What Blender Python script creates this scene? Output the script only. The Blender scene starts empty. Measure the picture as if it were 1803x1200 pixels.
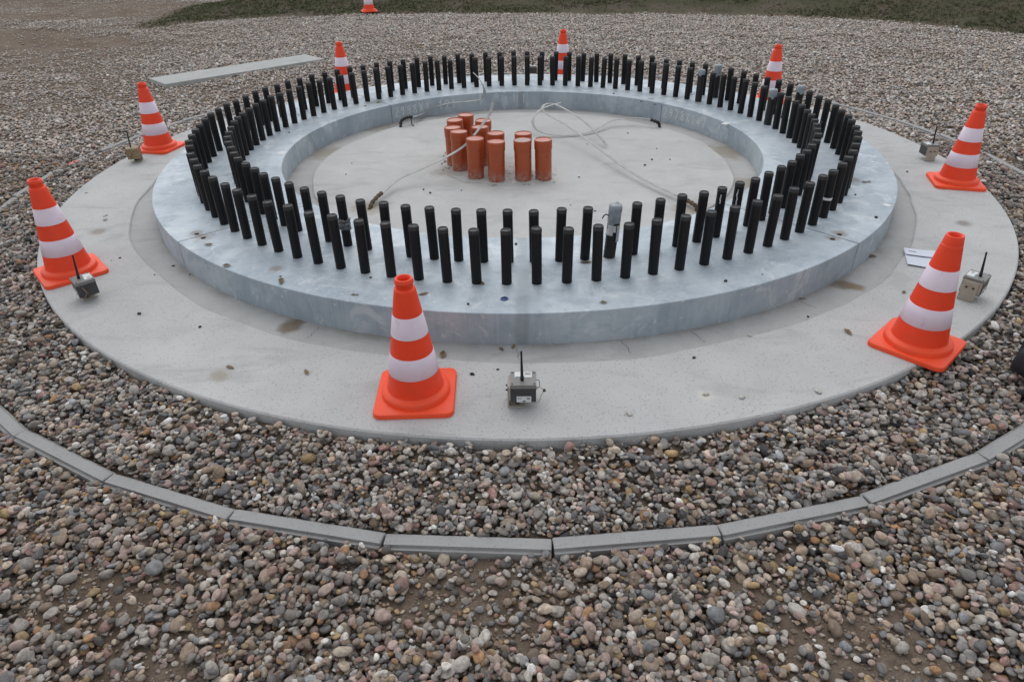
import bpy, bmesh, math, random
import numpy as np
from mathutils import Vector, Matrix, Euler

PI = math.pi
random.seed(7)
rng = np.random.default_rng(7)
scene = bpy.context.scene
COL = scene.collection

# ------------------------------------------------------------------ camera
cam_d = bpy.data.cameras.new('camera')
cam = bpy.data.objects.new('camera', cam_d)
COL.objects.link(cam)
scene.camera = cam
cam_d.sensor_fit = 'HORIZONTAL'
cam_d.sensor_width = 36.0
cam_d.lens = 23.82
cam_d.clip_start = 0.05
cam_d.clip_end = 2000
CAM = Vector((0.0, -4.783, 1.5295))
_r = Vector((0.99983127, 0.00876518, -0.01614318))
_u = Vector((0.00892879, 0.53611503, 0.84409772))
_f = Vector((-0.01605328, 0.84409943, -0.5359463))
cam.matrix_world = Matrix(((_r.x, _u.x, -_f.x, CAM.x), (_r.y, _u.y, -_f.y, CAM.y),
                           (_r.z, _u.z, -_f.z, CAM.z), (0, 0, 0, 1)))

# ------------------------------------------------------------------ sky and sun (overcast)
SUN_EL, SUN_AZ = 58.0, -12.0           # the sun stands behind thin cloud
world = bpy.data.worlds.new('World')
scene.world = world
world.use_nodes = True
wn = world.node_tree
wn.nodes.clear()
sky = wn.nodes.new('ShaderNodeTexSky')
sky.sky_type = 'NISHITA'
sky.sun_disc = False
sky.sun_elevation = math.radians(SUN_EL)
sky.sun_rotation = math.radians(SUN_AZ)
sky.air_density = 1.0
sky.dust_density = 1.6
hsv = wn.nodes.new('ShaderNodeHueSaturation')
hsv.inputs['Saturation'].default_value = 0.19      # cloud cover greys the blue
bg = wn.nodes.new('ShaderNodeBackground')
bg.inputs['Strength'].default_value = 0.15
wo = wn.nodes.new('ShaderNodeOutputWorld')
wn.links.new(sky.outputs[0], hsv.inputs['Color'])
wn.links.new(hsv.outputs[0], bg.inputs['Color'])
wn.links.new(bg.outputs[0], wo.inputs[0])
sun_d = bpy.data.lights.new('sun', 'SUN')
sun_d.energy = 0.5
sun_d.angle = math.radians(100)
sun_d.color = (1.0, 0.975, 0.94)
sun = bpy.data.objects.new('sun', sun_d)
COL.objects.link(sun)
_el, _az = math.radians(SUN_EL), math.radians(SUN_AZ)
_dir = Vector((math.sin(_az) * math.cos(_el), math.cos(_az) * math.cos(_el), math.sin(_el)))
sun.rotation_euler = _dir.to_track_quat('Z', 'Y').to_euler()
vs = scene.view_settings
vs.view_transform = 'Standard'
vs.look = 'None'
vs.exposure = 0.38
vs.gamma = 1.0
vs.use_curve_mapping = False
scene.cycles.use_denoising = True
scene.cycles.max_bounces = 6

# ------------------------------------------------------------------ measures
RD = 3.003                       # foundation slab radius
RO, RI, ZR = 2.3874, 1.629, 0.1402   # steel ring
RBO, RBI, HB = 2.1177, 1.8995, 0.2528   # bolt circles
KC, KR, KZ = (0.0, 0.075), 3.474, -0.06   # kerb circle


# ------------------------------------------------------------------ helpers
def tag(o, label=None, cat=None, group=None, kind=None):
    if label: o['label'] = label
    if cat: o['category'] = cat
    if group: o['group'] = group
    if kind: o['kind'] = kind
    return o


def obj(name, mesh, mat=None, parent=None, loc=None, rz=None, smooth=False):
    if isinstance(mesh, bmesh.types.BMesh):
        me = bpy.data.meshes.new(name)
        mesh.to_mesh(me)
        mesh.free()
        mesh = me
    if mat is not None and not mesh.materials:
        for m in (mat if isinstance(mat, (list, tuple)) else [mat]):
            mesh.materials.append(m)
    if smooth:
        mesh.shade_smooth()
    o = bpy.data.objects.new(name, mesh)
    COL.objects.link(o)
    if parent is not None: o.parent = parent
    if loc is not None: o.location = loc
    if rz is not None: o.rotation_euler = (0, 0, rz)
    return o


def empty(name, loc=(0, 0, 0), rz=0.0):
    o = bpy.data.objects.new(name, None)
    o.empty_display_size = 0.05
    COL.objects.link(o)
    o.location = loc
    o.rotation_euler = (0, 0, rz)
    return o


def copy_tree(o, parent=None):
    c = o.copy()
    COL.objects.link(c)
    c.parent = parent
    for ch in list(o.children):
        copy_tree(ch, c)
    return c


def lathe(prof, n=24, bm=None, close=False):
    """prof: list of (r,z) from bottom to top"""
    bm = bm or bmesh.new()
    rings = []
    for r, z in prof:
        if r < 1e-6:
            rings.append([bm.verts.new((0, 0, z))])
        else:
            rings.append([bm.verts.new((r * math.cos(2 * PI * i / n), r * math.sin(2 * PI * i / n), z)) for i in range(n)])
    for a, b in zip(rings[:-1], rings[1:]):
        for i in range(n):
            j = (i + 1) % n
            if len(a) == 1 and len(b) == 1: continue
            if len(a) == 1: bm.faces.new((a[0], b[j], b[i]))
            elif len(b) == 1: bm.faces.new((a[i], a[j], b[0]))
            else: bm.faces.new((a[i], a[j], b[j], b[i]))
    bmesh.ops.recalc_face_normals(bm, faces=bm.faces)
    return bm


def box(bm, c, s, rot=None, bev=0.0):
    m = Matrix.Translation(c)
    if rot is not None: m = m @ Euler(rot).to_matrix().to_4x4()
    m = m @ Matrix.Diagonal((s[0], s[1], s[2], 1))
    g = bmesh.ops.create_cube(bm, size=1.0, matrix=m)
    if bev > 0:
        vs_ = set(g['verts'])
        es = [e for e in bm.edges if e.verts[0] in vs_ and e.verts[1] in vs_]
        bmesh.ops.bevel(bm, geom=es, offset=bev, segments=2, affect='EDGES', profile=0.6)
    return bm


def catmull(P, n=8):
    P = [Vector(p) for p in P]
    Q = [P[0] * 2 - P[1]] + P + [P[-1] * 2 - P[-2]]
    out = []
    for i in range(1, len(Q) - 2):
        a, b, c, d = Q[i - 1:i + 3]
        for k in range(n):
            t = k / n
            out.append(0.5 * ((2 * b) + (c - a) * t + (2 * a - 5 * b + 4 * c - d) * t * t + (3 * b - a - 3 * c + d) * t ** 3))
    out.append(P[-1])
    return out


def tube(bm, pts, r, n=8):
    """r: radius or list of radii"""
    rings = []
    prev = None
    for i, p in enumerate(pts):
        t = (pts[min(i + 1, len(pts) - 1)] - pts[max(i - 1, 0)]).normalized()
        ref = Vector((0, 0, 1)) if abs(t.z) < 0.9 else Vector((1, 0, 0))
        a = t.cross(ref).normalized() if prev is None else (prev - t * prev.dot(t)).normalized()
        prev = a
        b = t.cross(a)
        rr = r[i] if isinstance(r, (list, tuple)) else r
        rings.append([bm.verts.new(p + (a * math.cos(2 * PI * k / n) + b * math.sin(2 * PI * k / n)) * rr) for k in range(n)])
    for a, b in zip(rings[:-1], rings[1:]):
        for k in range(n):
            bm.faces.new((a[k], a[(k + 1) % n], b[(k + 1) % n], b[k]))
    bm.faces.new(rings[0][::-1])
    bm.faces.new(rings[-1])
    bmesh.ops.recalc_face_normals(bm, faces=bm.faces)
    return bm


def ribbon(pts, w, t):
    bm = bmesh.new()
    rings = []
    prev = None
    for i, p in enumerate(pts):
        d = (pts[min(i + 1, len(pts) - 1)] - pts[max(i - 1, 0)]).normalized()
        s = d.cross(Vector((0, 0, 1)))
        if s.length < 0.15: s = prev.copy()
        s.normalize()
        if prev is not None and s.dot(prev) < 0: s = -s
        if prev is not None: s = (s * 0.5 + prev * 0.5).normalized()
        prev = s
        n = d.cross(s).normalized()
        rings.append([bm.verts.new(p + s * a * w / 2 + n * b * t / 2) for a, b in ((-1, -1), (1, -1), (1, 1), (-1, 1))])
    for a, b in zip(rings[:-1], rings[1:]):
        for k in range(4):
            bm.faces.new((a[k], a[(k + 1) % 4], b[(k + 1) % 4], b[k]))
    bm.faces.new(rings[0][::-1])
    bm.faces.new(rings[-1])
    bmesh.ops.recalc_face_normals(bm, faces=bm.faces)
    return bm


def vnoise(x, y, seed=0):
    """smooth value noise in about [0,1], vectorised"""
    x = np.asarray(x, float); y = np.asarray(y, float)
    xi = np.floor(x).astype(np.int64); yi = np.floor(y).astype(np.int64)
    fx = x - xi; fy = y - yi
    fx = fx * fx * (3 - 2 * fx); fy = fy * fy * (3 - 2 * fy)

    def h(a, b):
        n = (a * 374761393 + b * 668265263 + seed * 1442695041) & 0x7fffffff
        n = ((n ^ (n >> 13)) * 1274126177) & 0x7fffffff
        n = n ^ (n >> 16)
        return (n & 0xffff) / 65535.0
    a = h(xi, yi) * (1 - fx) + h(xi + 1, yi) * fx
    b = h(xi, yi + 1) * (1 - fx) + h(xi + 1, yi + 1) * fx
    return a * (1 - fy) + b * fy


def fbm(x, y, o=4, seed=0):
    s, a, t = 0.0, 1.0, 0.0
    for k in range(o):
        s = s + a * vnoise(np.asarray(x) * 2 ** k, np.asarray(y) * 2 ** k, seed + k * 17)
        t += a
        a *= 0.5
    return s / t


# ------------------------------------------------------------------ materials
class NT:
    def __init__(self, name):
        self.m = bpy.data.materials.new(name)
        self.m.use_nodes = True
        self.t = self.m.node_tree
        self.t.nodes.clear()
        self.out = self.t.nodes.new('ShaderNodeOutputMaterial')
        self.b = self.t.nodes.new('ShaderNodeBsdfPrincipled')
        self.t.links.new(self.b.outputs[0], self.out.inputs[0])
        self.tc = self.t.nodes.new('ShaderNodeTexCoord')
        self.co = self.tc.outputs['Object']

    def n(self, typ, **kw):
        nd = self.t.nodes.new(typ)
        for k, v in kw.items(): setattr(nd, k, v)
        return nd

    def put(self, sock, v):
        if isinstance(v, bpy.types.NodeSocket): self.t.links.new(v, sock)
        elif v is not None:
            if sock.type == 'RGBA' and not hasattr(v, '__len__'): v = (v, v, v)
            if sock.type == 'RGBA' and len(v) == 3: v = (*v, 1)
            sock.default_value = v

    def noise(self, scale, detail=4, rough=0.55, vec=None, dist=0.0):
        nd = self.n('ShaderNodeTexNoise')
        self.put(nd.inputs['Vector'], vec or self.co)
        nd.inputs['Scale'].default_value = scale
        nd.inputs['Detail'].default_value = detail
        nd.inputs['Roughness'].default_value = rough
        nd.inputs['Distortion'].default_value = dist
        return nd.outputs[0]

    def voro(self, scale, vec=None, feature='F1', out='Distance'):
        nd = self.n('ShaderNodeTexVoronoi', feature=feature)
        self.put(nd.inputs['Vector'], vec or self.co)
        nd.inputs['Scale'].default_value = scale
        return nd.outputs[out]

    def mapping(self, scale=(1, 1, 1), vec=None, loc=None):
        nd = self.n('ShaderNodeMapping')
        self.put(nd.inputs['Vector'], vec or self.co)
        nd.inputs['Scale'].default_value = scale
        if loc is not None: self.put(nd.inputs['Location'], loc)
        return nd.outputs[0]

    def ramp(self, f, a, b, lo=0.0, hi=1.0):
        nd = self.n('ShaderNodeMapRange', interpolation_type='SMOOTHSTEP')
        self.put(nd.inputs['Value'], f)
        nd.inputs['From Min'].default_value = a
        nd.inputs['From Max'].default_value = b
        nd.inputs['To Min'].default_value = lo
        nd.inputs['To Max'].default_value = hi
        return nd.outputs[0]

    def mix(self, f, a, b, mode='MIX'):
        nd = self.n('ShaderNodeMix', data_type='RGBA', blend_type=mode)
        self.put(nd.inputs[0], f)
        self.put(nd.inputs[6], a)
        self.put(nd.inputs[7], b)
        return nd.outputs[2]

    def math(self, op, a, b=None):
        nd = self.n('ShaderNodeMath', operation=op)
        self.put(nd.inputs[0], a)
        if b is not None: self.put(nd.inputs[1], b)
        return nd.outputs[0]

    def spot(self, pt, r0, r1, wob=0.0, nz=None):
        nd = self.n('ShaderNodeVectorMath', operation='DISTANCE')
        self.put(nd.inputs[0], self.co)
        nd.inputs[1].default_value = pt
        d = nd.outputs['Value']
        if nz is not None: d = self.math('ADD', d, self.math('MULTIPLY', self.math('SUBTRACT', nz, 0.5), wob))
        return self.ramp(d, r0, r1, 1.0, 0.0)

    def bump(self, h, strength=0.3, dist=0.01):
        nd = self.n('ShaderNodeBump')
        nd.inputs['Strength'].default_value = strength
        nd.inputs['Distance'].default_value = dist
        self.put(nd.inputs['Height'], h)
        self.t.links.new(nd.outputs[0], self.b.inputs['Normal'])

    def done(self, col=None, rough=None, metal=None, spec=None):
        self.put(self.b.inputs['Base Color'], col)
        self.put(self.b.inputs['Roughness'], rough)
        self.put(self.b.inputs['Metallic'], metal)
        self.put(self.b.inputs['Specular IOR Level'], spec)
        return self.m


def mat_concrete(name, base, warm, speck, stains=(), pore=0.5, dirt_rings=()):
    k = NT(name)
    big = k.noise(0.9, 6, 0.66, dist=0.4)
    wn_ = k.n('ShaderNodeTexNoise')
    k.put(wn_.inputs['Vector'], k.co)
    wn_.inputs['Scale'].default_value = 25.0
    wm = k.n('ShaderNodeVectorMath', operation='MULTIPLY_ADD')
    k.put(wm.inputs[0], wn_.outputs['Color'])
    wm.inputs[1].default_value = (0.03, 0.03, 0.03)
    k.put(wm.inputs[2], k.co)
    wv = wm.outputs[0]
    mid = k.noise(6.0, 5, 0.6)
    fine = k.noise(160.0, 3, 0.7)
    c = k.mix(k.ramp(big, 0.35, 0.68), base, warm)
    c = k.mix(k.ramp(mid, 0.35, 0.75, 0.0, 0.28), c, tuple(x * 0.72 for x in base))
    c = k.mix(k.ramp(fine, 0.3, 0.75, 0.0, speck), c, tuple(min(1, x * 1.35) for x in base))
    g = k.voro(130.0, out='Color')
    gs = k.n('ShaderNodeSeparateColor')
    k.put(gs.inputs[0], g)
    vd = k.voro(130.0)
    grain = k.math('MULTIPLY', k.ramp(gs.outputs[0], 0.80, 0.86), k.ramp(vd, 0.30, 0.45, 1, 0))
    c = k.mix(k.math('MULTIPLY', grain, speck * 0.9), c, tuple(x * 0.5 for x in base))
    vp = k.voro(47.0, vec=k.mapping((1, 1.3, 1), vec=wv))
    gp = k.voro(47.0, vec=k.mapping((1, 1.3, 1), vec=wv), out='Color')
    ps = k.n('ShaderNodeSeparateColor')
    k.put(ps.inputs[0], gp)
    por = k.math('MULTIPLY', k.math('MULTIPLY', k.ramp(ps.outputs[0], 0.80, 0.98), k.ramp(k.noise(3.0, 3), 0.40, 0.62)), k.ramp(vp, 0.05, 0.15, 1, 0))
    c = k.mix(k.math('MULTIPLY', por, pore), c, tuple(x * 0.22 for x in base))
    trow = k.noise(1.0, 5, 0.65, vec=k.mapping((2.2, 5.5, 2.2)), dist=0.8)
    c = k.mix(k.ramp(trow, 0.52, 0.68, 0, 0.38), c, tuple(x * 0.74 for x in base))
    pale = k.noise(2.7, 6, 0.7, dist=1.0)
    c = k.mix(k.ramp(pale, 0.58, 0.70, 0, 0.4), c, tuple(min(1, x * 1.28) for x in base))
    nz = k.noise(14.0, 4)
    for rad in dirt_rings:                 # dirt washed into the corner along the steel
        sx_ = k.n('ShaderNodeSeparateXYZ')
        k.put(sx_.inputs[0], k.co)
        cmb = k.n('ShaderNodeCombineXYZ')
        k.put(cmb.inputs[0], sx_.outputs[0]); k.put(cmb.inputs[1], sx_.outputs[1])
        ln = k.n('ShaderNodeVectorMath', operation='LENGTH')
        k.put(ln.inputs[0], cmb.outputs[0])
        dd = k.math('ABSOLUTE', k.math('SUBTRACT', ln.outputs['Value'], rad))
        dd = k.math('ADD', dd, k.math('MULTIPLY', k.math('SUBTRACT', k.noise(5.0, 5, 0.65), 0.5), 0.16))
        c = k.mix(k.ramp(dd, -0.03, 0.045, 0.6, 0.0), c, (0.19, 0.165, 0.135))
    for (p, r, colr) in stains:
        s = k.spot(p, r * 0.25, r, r * 1.3, nz)
        c = k.mix(k.math('MULTIPLY', s, 0.75), c, colr)
    h = k.math('SUBTRACT', k.math('ADD', fine, k.math('MULTIPLY', mid, 0.6)), k.math('MULTIPLY', por, 1.2))
    k.bump(h, 0.35, 0.004)
    return k.done(c, 0.9, 0.0, 0.25)


BROWN = (0.13, 0.085, 0.045)
M = {}
M['slab'] = mat_concrete('slab_concrete', (0.395, 0.402, 0.40), (0.485, 0.487, 0.48), 0.65,
                         [((2.495, -1.179, 0), 0.06, (0.2, 0.18, 0.16)), ((-2.453, -1.150, 0), 0.07, (0.25, 0.22, 0.19)),
                          ((0.677, -2.758, 0), 0.05, (0.6, 0.58, 0.52)), ((-1.195, -2.605, 0), 0.06, (0.3, 0.27, 0.22))])
M['grout'] = mat_concrete('grout_concrete', (0.355, 0.36, 0.355), (0.44, 0.44, 0.432), 0.3,
                          [((-1.026, -2.209, 0), 0.085, BROWN), ((-0.986, -2.168, 0), 0.06, BROWN), ((1.545, -1.883, 0), 0.08, BROWN),
                           ((1.585, -1.913, 0), 0.06, (0.22, 0.16, 0.1)), ((-1.499, 0.352, 0), 0.22, (0.27, 0.24, 0.19)),
                           ((1.549, 0.252, 0), 0.25, (0.25, 0.22, 0.17)), ((-1.201, 1.070, 0), 0.25, (0.28, 0.26, 0.22)),
                           ((0.300, 1.688, 0), 0.2, (0.25, 0.22, 0.18)), ((1.498, -0.464, 0), 0.2, (0.27, 0.24, 0.19))], 0.35, (RO, RI))
M['floor'] = mat_concrete('floor_concrete', (0.43, 0.437, 0.43), (0.51, 0.512, 0.50), 0.4,
                          [((-0.200, -0.107, 0), 0.42, (0.36, 0.345, 0.32)), ((-0.520, -0.179, 0), 0.14, (0.3, 0.28, 0.25)),
                           ((-0.928, -0.823, 0), 0.16, (0.3, 0.26, 0.21)), ((1.027, -0.924, 0), 0.2, (0.31, 0.27, 0.22))], 0.6)
M['plank'] = mat_concrete('plank_concrete', (0.37, 0.38, 0.37), (0.43, 0.435, 0.42), 0.3)
M['kerb'] = mat_concrete('kerb_concrete', (0.30, 0.30, 0.297), (0.36, 0.358, 0.352), 0.4, (), 0.25)


def mat_zinc():
    k = NT('galvanised_steel')
    big = k.noise(1.7, 6, 0.62, dist=0.6)
    mid = k.noise(9.0, 5, 0.65)
    streak = k.noise(1.0, 4, 0.6, vec=k.mapping((55, 55, 2.5)))
    c = k.mix(k.ramp(big, 0.36, 0.66), (0.315, 0.375, 0.425), (0.47, 0.525, 0.57))
    c = k.mix(k.ramp(mid, 0.47, 0.66, 0, 0.6), c, (0.29, 0.345, 0.395))
    c = k.mix(k.ramp(streak, 0.35, 0.75, 0, 0.3), c, (0.52, 0.58, 0.62))
    wash = k.noise(4.2, 6, 0.7, dist=1.2)
    c = k.mix(k.ramp(wash, 0.54, 0.62, 0, 0.5), c, (0.60, 0.64, 0.66))
    scr = k.noise(1.0, 3, 0.6, vec=k.mapping((3, 70, 3)))
    c = k.mix(k.ramp(scr, 0.62, 0.72, 0, 0.3), c, (0.30, 0.35, 0.40))
    spl = k.noise(26.0, 3, 0.6)
    c = k.mix(k.ramp(spl, 0.67, 0.70, 0, 0.7), c, (0.60, 0.61, 0.59))
    # water marks where the two half-plates are welded, front and back
    sx = k.n('ShaderNodeSeparateXYZ')
    k.put(sx.inputs[0], k.co)
    ax = k.math('ABSOLUTE', k.math('ADD', sx.outputs[0], k.math('MULTIPLY', k.math('SUBTRACT', mid, 0.5), 0.05)))
    c = k.mix(k.ramp(ax, 0.012, 0.05, 0.5, 0.0), c, (0.22, 0.25, 0.27))
    grime = k.noise(7.5, 6, 0.72, dist=0.8)
    c = k.mix(k.ramp(grime, 0.60, 0.72, 0, 0.45), c, (0.25, 0.25, 0.235))
    nz = k.noise(22.0, 4)
    rust = [((-1.693, -1.517, ZR), 0.05), ((-1.639, -1.569, ZR), 0.075), ((1.589, -1.617, ZR), 0.06), ((1.534, -1.671, ZR), 0.05),
            ((-1.251, 1.306, ZR), 0.10), ((1.976, -0.832, ZR), 0.07), ((-1.146, -1.944, ZR), 0.05), ((1.130, 1.267, ZR), 0.04)]
    for p, r in rust:
        s = k.spot(p, r * 0.2, r, r * 1.1, nz)
        c = k.mix(k.math('MULTIPLY', s, 0.7), c, (0.20, 0.17, 0.13))
    r = k.ramp(mid, 0.3, 0.7, 0.5, 0.65)
    k.bump(k.math('ADD', mid, k.math('MULTIPLY', spl, 0.4)), 0.12, 0.006)
    return k.done(c, r, 0.35, 0.4)


M['zinc'] = mat_zinc()


def mat_simple(name, col, rough, metal=0.0, scuff=None, var=0.25, scale=12.0, dirt=None, dirt_amt=0.3, bump=0.0, spec=0.5):
    k = NT(name)
    inf = k.n('ShaderNodeObjectInfo')
    off = k.n('ShaderNodeVectorMath', operation='SCALE')
    off.inputs[0].default_value = (37.0, 51.0, 23.0)
    k.put(off.inputs['Scale'], inf.outputs['Random'])
    v = k.mapping((1, 1, 1), loc=off.outputs[0])
    a = k.noise(scale, 5, 0.6, vec=v)
    c = k.mix(k.ramp(a, 0.3, 0.72), tuple(x * (1 - var) for x in col), tuple(min(1, x * (1 + var)) for x in col))
    if dirt:
        b = k.noise(scale * 2.7, 5, 0.7, vec=v)
        c = k.mix(k.ramp(b, 0.56, 0.72, 0, dirt_amt), c, dirt)
    if scuff:
        b = k.noise(30.0, 6, 0.75, vec=k.mapping((1, 1, 0.4), vec=v))
        c = k.mix(k.ramp(b, 0.60, 0.70, 0, 0.55), c, scuff)
        b = k.noise(5.0, 5, 0.65, vec=v)
        c = k.mix(k.ramp(b, 0.52, 0.72, 0, 0.22), c, scuff)
    if bump: k.bump(a, bump, 0.004)
    return k.done(c, k.ramp(a, 0.3, 0.7, rough * 0.88, min(1, rough * 1.12)), metal, spec)


def mat_sleeve():
    k = NT('black_sleeve')
    inf = k.n('ShaderNodeObjectInfo')
    off = k.n('ShaderNodeVectorMath', operation='SCALE')
    off.inputs[0].default_value = (37.0, 51.0, 23.0)
    k.put(off.inputs['Scale'], inf.outputs['Random'])
    v = k.mapping((1, 1, 1), loc=off.outputs[0])
    a = k.noise(14.0, 4, 0.6, vec=v)
    c = k.mix(a, (0.0045, 0.0047, 0.0058), (0.009, 0.0095, 0.011))
    dust = k.noise(30.0, 5, 0.7, vec=v)
    c = k.mix(k.ramp(dust, 0.58, 0.8, 0, 0.16), c, (0.08, 0.08, 0.078))
    sc = k.noise(24.0, 5, 0.75, vec=k.mapping((1, 1, 0.35), vec=v))
    rare = k.ramp(inf.outputs['Random'], 0.72, 0.95, 0.0, 0.85)
    c = k.mix(k.math('MULTIPLY', k.ramp(sc, 0.665, 0.70), rare), c, (0.42, 0.43, 0.42))
    k.bump(dust, 0.08, 0.002)
    return k.done(c, 0.42, 0.0, 0.26)


M['sleeve'] = mat_sleeve()
M['cap'] = mat_simple('sleeve_cap', (0.022, 0.0225, 0.024), 0.6, var=0.3, scale=30, dirt=(0.14, 0.14, 0.135), dirt_amt=0.4)
M['tape'] = mat_simple('grey_tape', (0.26, 0.29, 0.32), 0.38, var=0.25, scale=25, bump=0.5)
M['tape_back'] = mat_simple('tape_back', (0.5, 0.51, 0.52), 0.6, var=0.1)
M['clear'] = mat_simple('cloudy_film', (0.10, 0.11, 0.11), 0.25, var=0.6, scale=60, bump=0.8)
M['orange'] = mat_simple('cone_orange', (0.85, 0.050, 0.007), 0.5, var=0.05, scale=9, dirt=(0.42, 0.06, 0.02), dirt_amt=0.18, scuff=(0.42, 0.045, 0.014))
M['base_orange'] = mat_simple('cone_base_orange', (0.85, 0.070, 0.014), 0.55, var=0.06, scale=9, dirt=(0.4, 0.1, 0.05), dirt_amt=0.3, scuff=(0.40, 0.10, 0.05))
M['white_band'] = mat_simple('cone_white_film', (0.74, 0.63, 0.72), 0.42, var=0.04, scale=7, dirt=(0.5, 0.43, 0.47), dirt_amt=0.2, scuff=(0.55, 0.45, 0.50))


def mat_pipe():
    k = NT('terracotta_plastic')
    a = k.noise(9, 4)
    c = k.mix(a, (0.34, 0.062, 0.017), (0.42, 0.083, 0.025))
    sp = k.n('ShaderNodeSeparateXYZ')
    k.put(sp.inputs[0], k.co)
    nz = k.noise(38, 5, 0.7)
    d = k.math('MULTIPLY', k.ramp(sp.outputs[2], 0.0, 0.085, 1, 0), k.ramp(nz, 0.4, 0.62))
    c = k.mix(k.math('MULTIPLY', d, 0.75), c, (0.36, 0.31, 0.27))
    c = k.mix(k.ramp(k.noise(55, 4, 0.7), 0.68, 0.74, 0, 0.22), c, (0.50, 0.30, 0.22))
    return k.done(c, k.ramp(a, 0.3, 0.7, 0.26, 0.36), 0.0, 0.5)


M['pipe'] = mat_pipe()
M['pipe_dusty'] = mat_simple('dusty_pipe_cap', (0.40, 0.29, 0.26), 0.6, var=0.25, scale=30)
M['strip'] = mat_simple('zinc_strip', (0.35, 0.355, 0.345), 0.6, 0.3, var=0.2, scale=20, dirt=(0.3, 0.27, 0.22), dirt_amt=0.4)
M['sheath'] = mat_simple('tarred_sheath', (0.016, 0.012, 0.008), 0.6, var=0.5, scale=40, dirt=(0.14, 0.09, 0.04), dirt_amt=0.5, bump=0.5)
M['rust_sheath'] = mat_simple('rusty_sheath', (0.10, 0.062, 0.032), 0.8, var=0.5, scale=40, dirt=(0.03, 0.02, 0.015), dirt_amt=0.6, bump=0.6)
M['case'] = mat_simple('grey_case', (0.19, 0.185, 0.178), 0.5, var=0.1, scale=30, dirt=(0.25, 0.24, 0.22), dirt_amt=0.2)
M['case_dark'] = mat_simple('dark_case', (0.040, 0.040, 0.043), 0.5, var=0.15, scale=30)
M['bracket'] = mat_simple('beige_bracket', (0.36, 0.33, 0.27), 0.55, var=0.12, scale=20, dirt=(0.2, 0.16, 0.1), dirt_amt=0.4)
M['brown_case'] = mat_simple('brown_case', (0.25, 0.175, 0.10), 0.6, var=0.35, scale=22, dirt=(0.1, 0.07, 0.04), dirt_amt=0.6)
M['rubber'] = mat_simple('black_rubber', (0.011, 0.011, 0.012), 0.55, var=0.2)
M['screw'] = mat_simple('dull_screw', (0.06, 0.055, 0.05), 0.5, 0.5)
M['label'] = mat_simple('paper_label', (0.62, 0.63, 0.64), 0.5, var=0.05)
M['ink'] = mat_simple('label_ink', (0.06, 0.06, 0.065), 0.7)
M['teal_ink'] = mat_simple('teal_ink', (0.12, 0.28, 0.28), 0.7)
M['wire'] = mat_simple('tan_wire', (0.30, 0.22, 0.12), 0.6)
M['paper'] = mat_simple('white_paper', (0.56, 0.60, 0.68), 0.6, var=0.03)
M['chalk'] = mat_simple('chalk_mark', (0.66, 0.69, 0.67), 0.95, var=0.2, scale=50)
M['leaf'] = mat_simple('dead_leaf', (0.17, 0.115, 0.06), 0.8, var=0.45, scale=40)
M['crumb'] = mat_simple('dark_crumb', (0.035, 0.028, 0.02), 0.9, var=0.5, scale=60)
M['chip'] = mat_simple('pale_chip', (0.48, 0.46, 0.42), 0.8, var=0.3, scale=60)
M['nylon'] = mat_simple('black_nylon', (0.012, 0.012, 0.016), 0.75, var=0.4, scale=60, bump=0.4)
M['red_tag'] = mat_simple('red_webbing', (0.25, 0.012, 0.012), 0.6)
M['blue_cap'] = mat_simple('blue_plug', (0.015, 0.05, 0.16), 0.4)
M['hole'] = mat_simple('hole_dark', (0.015, 0.013, 0.011), 0.9)
M['pink'] = mat_simple('pink_spray', (0.72, 0.16, 0.17), 0.8, var=0.3, scale=40)


def mat_ground():
    k = NT('soil_and_turf')
    at = k.n('ShaderNodeAttribute', attribute_name='turf')
    a = k.noise(2.2, 6, 0.65)
    b = k.noise(38.0, 5, 0.7)
    f = k.noise(190.0, 3, 0.7)
    soil = k.mix(k.ramp(a, 0.35, 0.7), (0.155, 0.115, 0.085), (0.225, 0.18, 0.14))
    soil = k.mix(k.ramp(b, 0.35, 0.7, 0, 0.6), soil, (0.075, 0.056, 0.042))
    soil = k.mix(k.ramp(f, 0.55, 0.75, 0, 0.7), soil, (0.24, 0.215, 0.185))
    turf = k.mix(k.ramp(k.noise(1.2, 5, 0.6), 0.40, 0.66), (0.060, 0.062, 0.032), (0.105, 0.083, 0.064))
    c = k.mix(at.outputs['Fac'], soil, turf)
    k.bump(k.math('ADD', b, k.math('MULTIPLY', f, 0.6)), 0.8, 0.015)
    return k.done(c, 0.95, 0.0, 0.15)


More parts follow.
